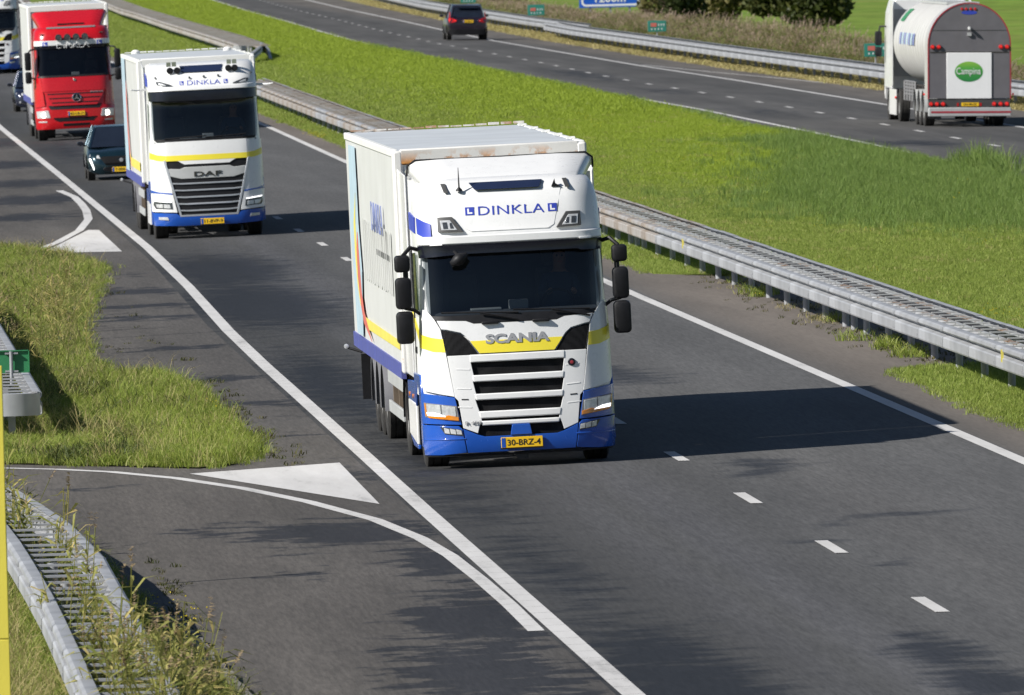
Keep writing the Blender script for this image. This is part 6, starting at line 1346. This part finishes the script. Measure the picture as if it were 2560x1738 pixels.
# ------------------------------------------------------------------ cars
def build_car(name, label, X, Y, beta, kind, paintm, rear=False, scl=1.0, txt='', lamps=True):
    """kind 'hatch' or 'suv'; front at y=0 (or tail at y=0 when rear)"""
    r = empty(name, (X, Y, zg(X, Y)), (0, -R(beta), 0), label=label, cat='car'); r.scale = (scl, scl, scl)
    suv = kind == 'suv'; h = 1.66 if suv else 1.46; w = .945 if suv else .925; Lc = 4.65 if suv else 4.4; zb = .24 if suv else .17
    bl = 1.02 if suv else .90; hood = 1.02 if suv else .86
    # lower body: stations along y, half outline from sill to bonnet
    def st(y, ww, z0, zs, zt, crown=.03): return [(0, y, z0), (ww*.80, y, z0), (ww*.97, y, z0+.10), (ww, y, (z0+zs)/2), (ww*.985, y, zs-.08), (ww*.93, y, zs), (ww*.62, y, zt-.01), (ww*.3, y, zt+crown*.6), (0, y, zt+crown)]
    S_ = [st(.0, w*.62, zb+.06, .52, .55), st(.05, w*.80, zb, .60, .62), st(.18, w*.93, zb, .72, .74), st(.45, w*.985, zb, .80, .82), st(.85, w, zb, bl-.04, hood-.02), st(1.35, w, zb, bl, hood+.03), st(2.2, w, zb, bl+.02, bl+.02, 0), st(3.2, w, zb, bl+.03, bl+.03, 0), st(Lc-.6, w*.99, zb, bl+.05, bl+.05, 0), st(Lc-.15, w*.96, zb+.05, bl+.04, bl+.04, 0), st(Lc-.02, w*.88, zb+.12, bl-.05, bl-.05, 0), st(Lc, w*.70, zb+.2, bl-.2, bl-.2, 0)]
    def full(s): return [(-x, y, z) for x, y, z in s[::-1]][:-1]+s
    def fl(y): return Lc-y if rear else y
    b = MB(); b.loft([[(x, fl(y), z) for x, y, z in full(s)] for s in S_], closed=True, cap=True); body = b.build('body', paintm, r, smooth=40)
    # greenhouse: glass band and roof
    ws0, ws1, rr1, rr0 = (1.25 if suv else 1.08), (2.0 if suv else 2.1), (3.75 if suv else 3.35), (4.45 if suv else 4.15)
    def gh(y, z, ww): return (ww, y, z)
    base = [(ws0, bl+.0, w*.90), (ws0+.35, bl+.02, w*.93), (2.6, bl+.03, w*.94), (rr1+.1, bl+.04, w*.92), (rr0, bl+.04, w*.82)]
    topp = [(ws1, h-.05, w*.70), (ws1+.3, h-.01, w*.71), (2.8, h, w*.72), (rr1, h-.03, w*.70), (rr1+.25, h-.10, w*.66)]
    b = MB(); b.loft([[(-x, fl(y), z) for y, z, x in base]+[(x, fl(y), z) for y, z, x in base[::-1]], [(-x, fl(y), z) for y, z, x in topp]+[(x, fl(y), z) for y, z, x in topp[::-1]]], closed=True); b.build('windows', M['glassdark'], r)
    b = MB(); b.loft([[(-x-.012, fl(y), z-.03) for y, z, x in topp]+[(x+.012, fl(y), z-.03) for y, z, x in topp[::-1]], [(-x*.9, fl(y+(.03 if i < 2 else 0)), z+.02) for i, (y, z, x) in enumerate(topp)]+[(x*.9, fl(y+(.03 if y < 2.3 else 0)), z+.02) for y, z, x in topp[::-1]]], closed=True, cap=True); b.build('roof', paintm, r, smooth=40)
    for sx in (-1, 1):
        for (a, c) in (((base[0][2]-.01, base[0][0]-.03, base[0][1]-.02), (topp[0][2], topp[0][0]-.01, topp[0][1])), ((base[2][2]+.003, 2.6, base[2][1]), (topp[2][2]+.003, 2.75, topp[2][1])), ((base[4][2]-.02, base[4][0]-.02, base[4][1]), (topp[4][2], topp[4][0], topp[4][1]))):
            MB().tube([(sx*a[0], fl(a[1]), a[2]), (sx*c[0], fl(c[1]), c[2])], .04, 6).build('pillar', paintm, r, smooth=60)
        for ya in (.86, Lc-.85):
            wheel(r, sx*(w-.12), fl(ya), .33 if not suv else .36, CW if not suv else CWS, sx > 0)
            f = MB(); rings = []
            for k in range(11): a = R(180*k/10); rings.append([(sx*(w-.0)+0, fl(ya)-.40*math.cos(a), .33+.40*math.sin(a)), (sx*(w+.006), fl(ya)-.355*math.cos(a), .33+.355*math.sin(a)), (sx*(w-.2), fl(ya)-.355*math.cos(a), .33+.355*math.sin(a))])
            f.loft(rings); f.build('wheel_arch', M['black'], r)
        m_ = MB(); n = []
        for yy, k in ((1.55, .03), (1.60, 0), (1.72, .01), (1.76, .05)): n.append([(sx*(w+.12)+x_*.10*(1-k*4), fl(yy), bl+.10+z_*.065*(1-k*4)) for x_, z_ in [(math.cos(t), math.sin(t)) for t in [6.283*i/10 for i in range(10)]]])
        m_.loft(n, closed=True, cap=True); m_.tube([(sx*(w-.02), fl(1.66), bl+.04), (sx*(w+.08), fl(1.66), bl+.07)], .025, 6); m_.build('door_mirror', paintm if suv else M['blackgl'], r, smooth=60)
    if not rear:
        def fr(x, z): return float(np.interp(z, [.2, .52, .62, .74, .82], [.06, .0, .06, .2, .42]))+.30*max(0, abs(x)/w-.45)**1.6*1.6-.02
        panel('grille', [(-.42, .42), (.42, .42), (.56, .62), (.50, .66), (-.50, .66), (-.56, .62)], fr, M['grille'], r, .03, .03, .005); panel('lower_intake', [(-.66, .21), (.66, .21), (.44, .37), (-.44, .37)], fr, M['black'], r, .03, .03, .005)
        panel('headlamp', [(.56, .60), (.86, .66), (.84, .725), (.60, .69)], fr, M['lens'], r, .035, .03, .005, mirror=True)
        if lamps: panel('daytime_strip', [(.72, .30), (.755, .30), (.875, .61), (.82, .61)], fr, M['drl'], r, .045, .02, 0, mirror=True)
        MB().lathe([(-.012, 0), (-.01, .05), (0, .055)], 14, (0, fr(0, .55)-.04, .55), 'y').build('badge', M['lettergrey'], r)
        plate(r, .0, fr(0, .28)-.06, .30, txt, .95)
        b = MB(); b.tube([(-.5, 1.22, bl+.03), (.1, 1.3, bl+.05)], .012, 5); b.build('wiper', M['black'], r)
    else:
        def fr(x, z): return float(np.interp(z, [.3, .5, .85, 1.0], [.03, -.01, .0, .04]))+.25*max(0, abs(x)/w-.55)**1.6*1.6
        panel('tail_lamp', [(.52, .86), (.86, .80), (.86, 1.0), (.90, 1.05), (.74, 1.03), (.54, .96)], fr, M['tailred'], r, .04, .03, .006, mirror=True); panel('tail_strip', [(.80, .98), (.86, .96), (.84, 1.32), (.79, 1.30)], fr, M['tailred'], r, .0, .03, .006, mirror=True)
        panel('lit_lamp', [(-.62, .90), (-.52, .90), (-.52, .95), (-.62, .95)], fr, M['taillit'], r, .05, .02, 0); panel('lit_lamp', [(-.88, .9), (-.78, .88), (-.78, .98), (-.88, 1.0)], fr, M['taillit'], r, .05, .02, 0)
        panel('rear_bumper', [(-.8, .26), (.8, .26), (.88, .52), (-.88, .52)], fr, M['black'], r, .04, .05, .01)
        plate(r, .03, -.035, .88, txt, .9)
        b = MB(); b.box(-.55, .55, fl(4.28), fl(4.10), h-.09, h-.05); b.build('roof_spoiler', paintm, r, bev=.01)
    return r
CWS = wheel_meshes(.36, .23)
build_car('car', 'dark teal hatchback with slanting white daytime lights half hidden by the second lorry', 9.72, 346.7, 1.1, 'hatch', M['teal'], txt='T-094-SR')
build_car('car', 'dark blue car mostly hidden behind the left side of the red lorry', 10.2, 468, 1.1, 'hatch', M['navycar'], txt='N-312-JB', lamps=False)
build_car('car', 'black estate car with red tail lights driving away at the top', 36.75, 664, -1.1, 'suv', M['plum'], rear=True, scl=1.12, txt='H-528-LT')
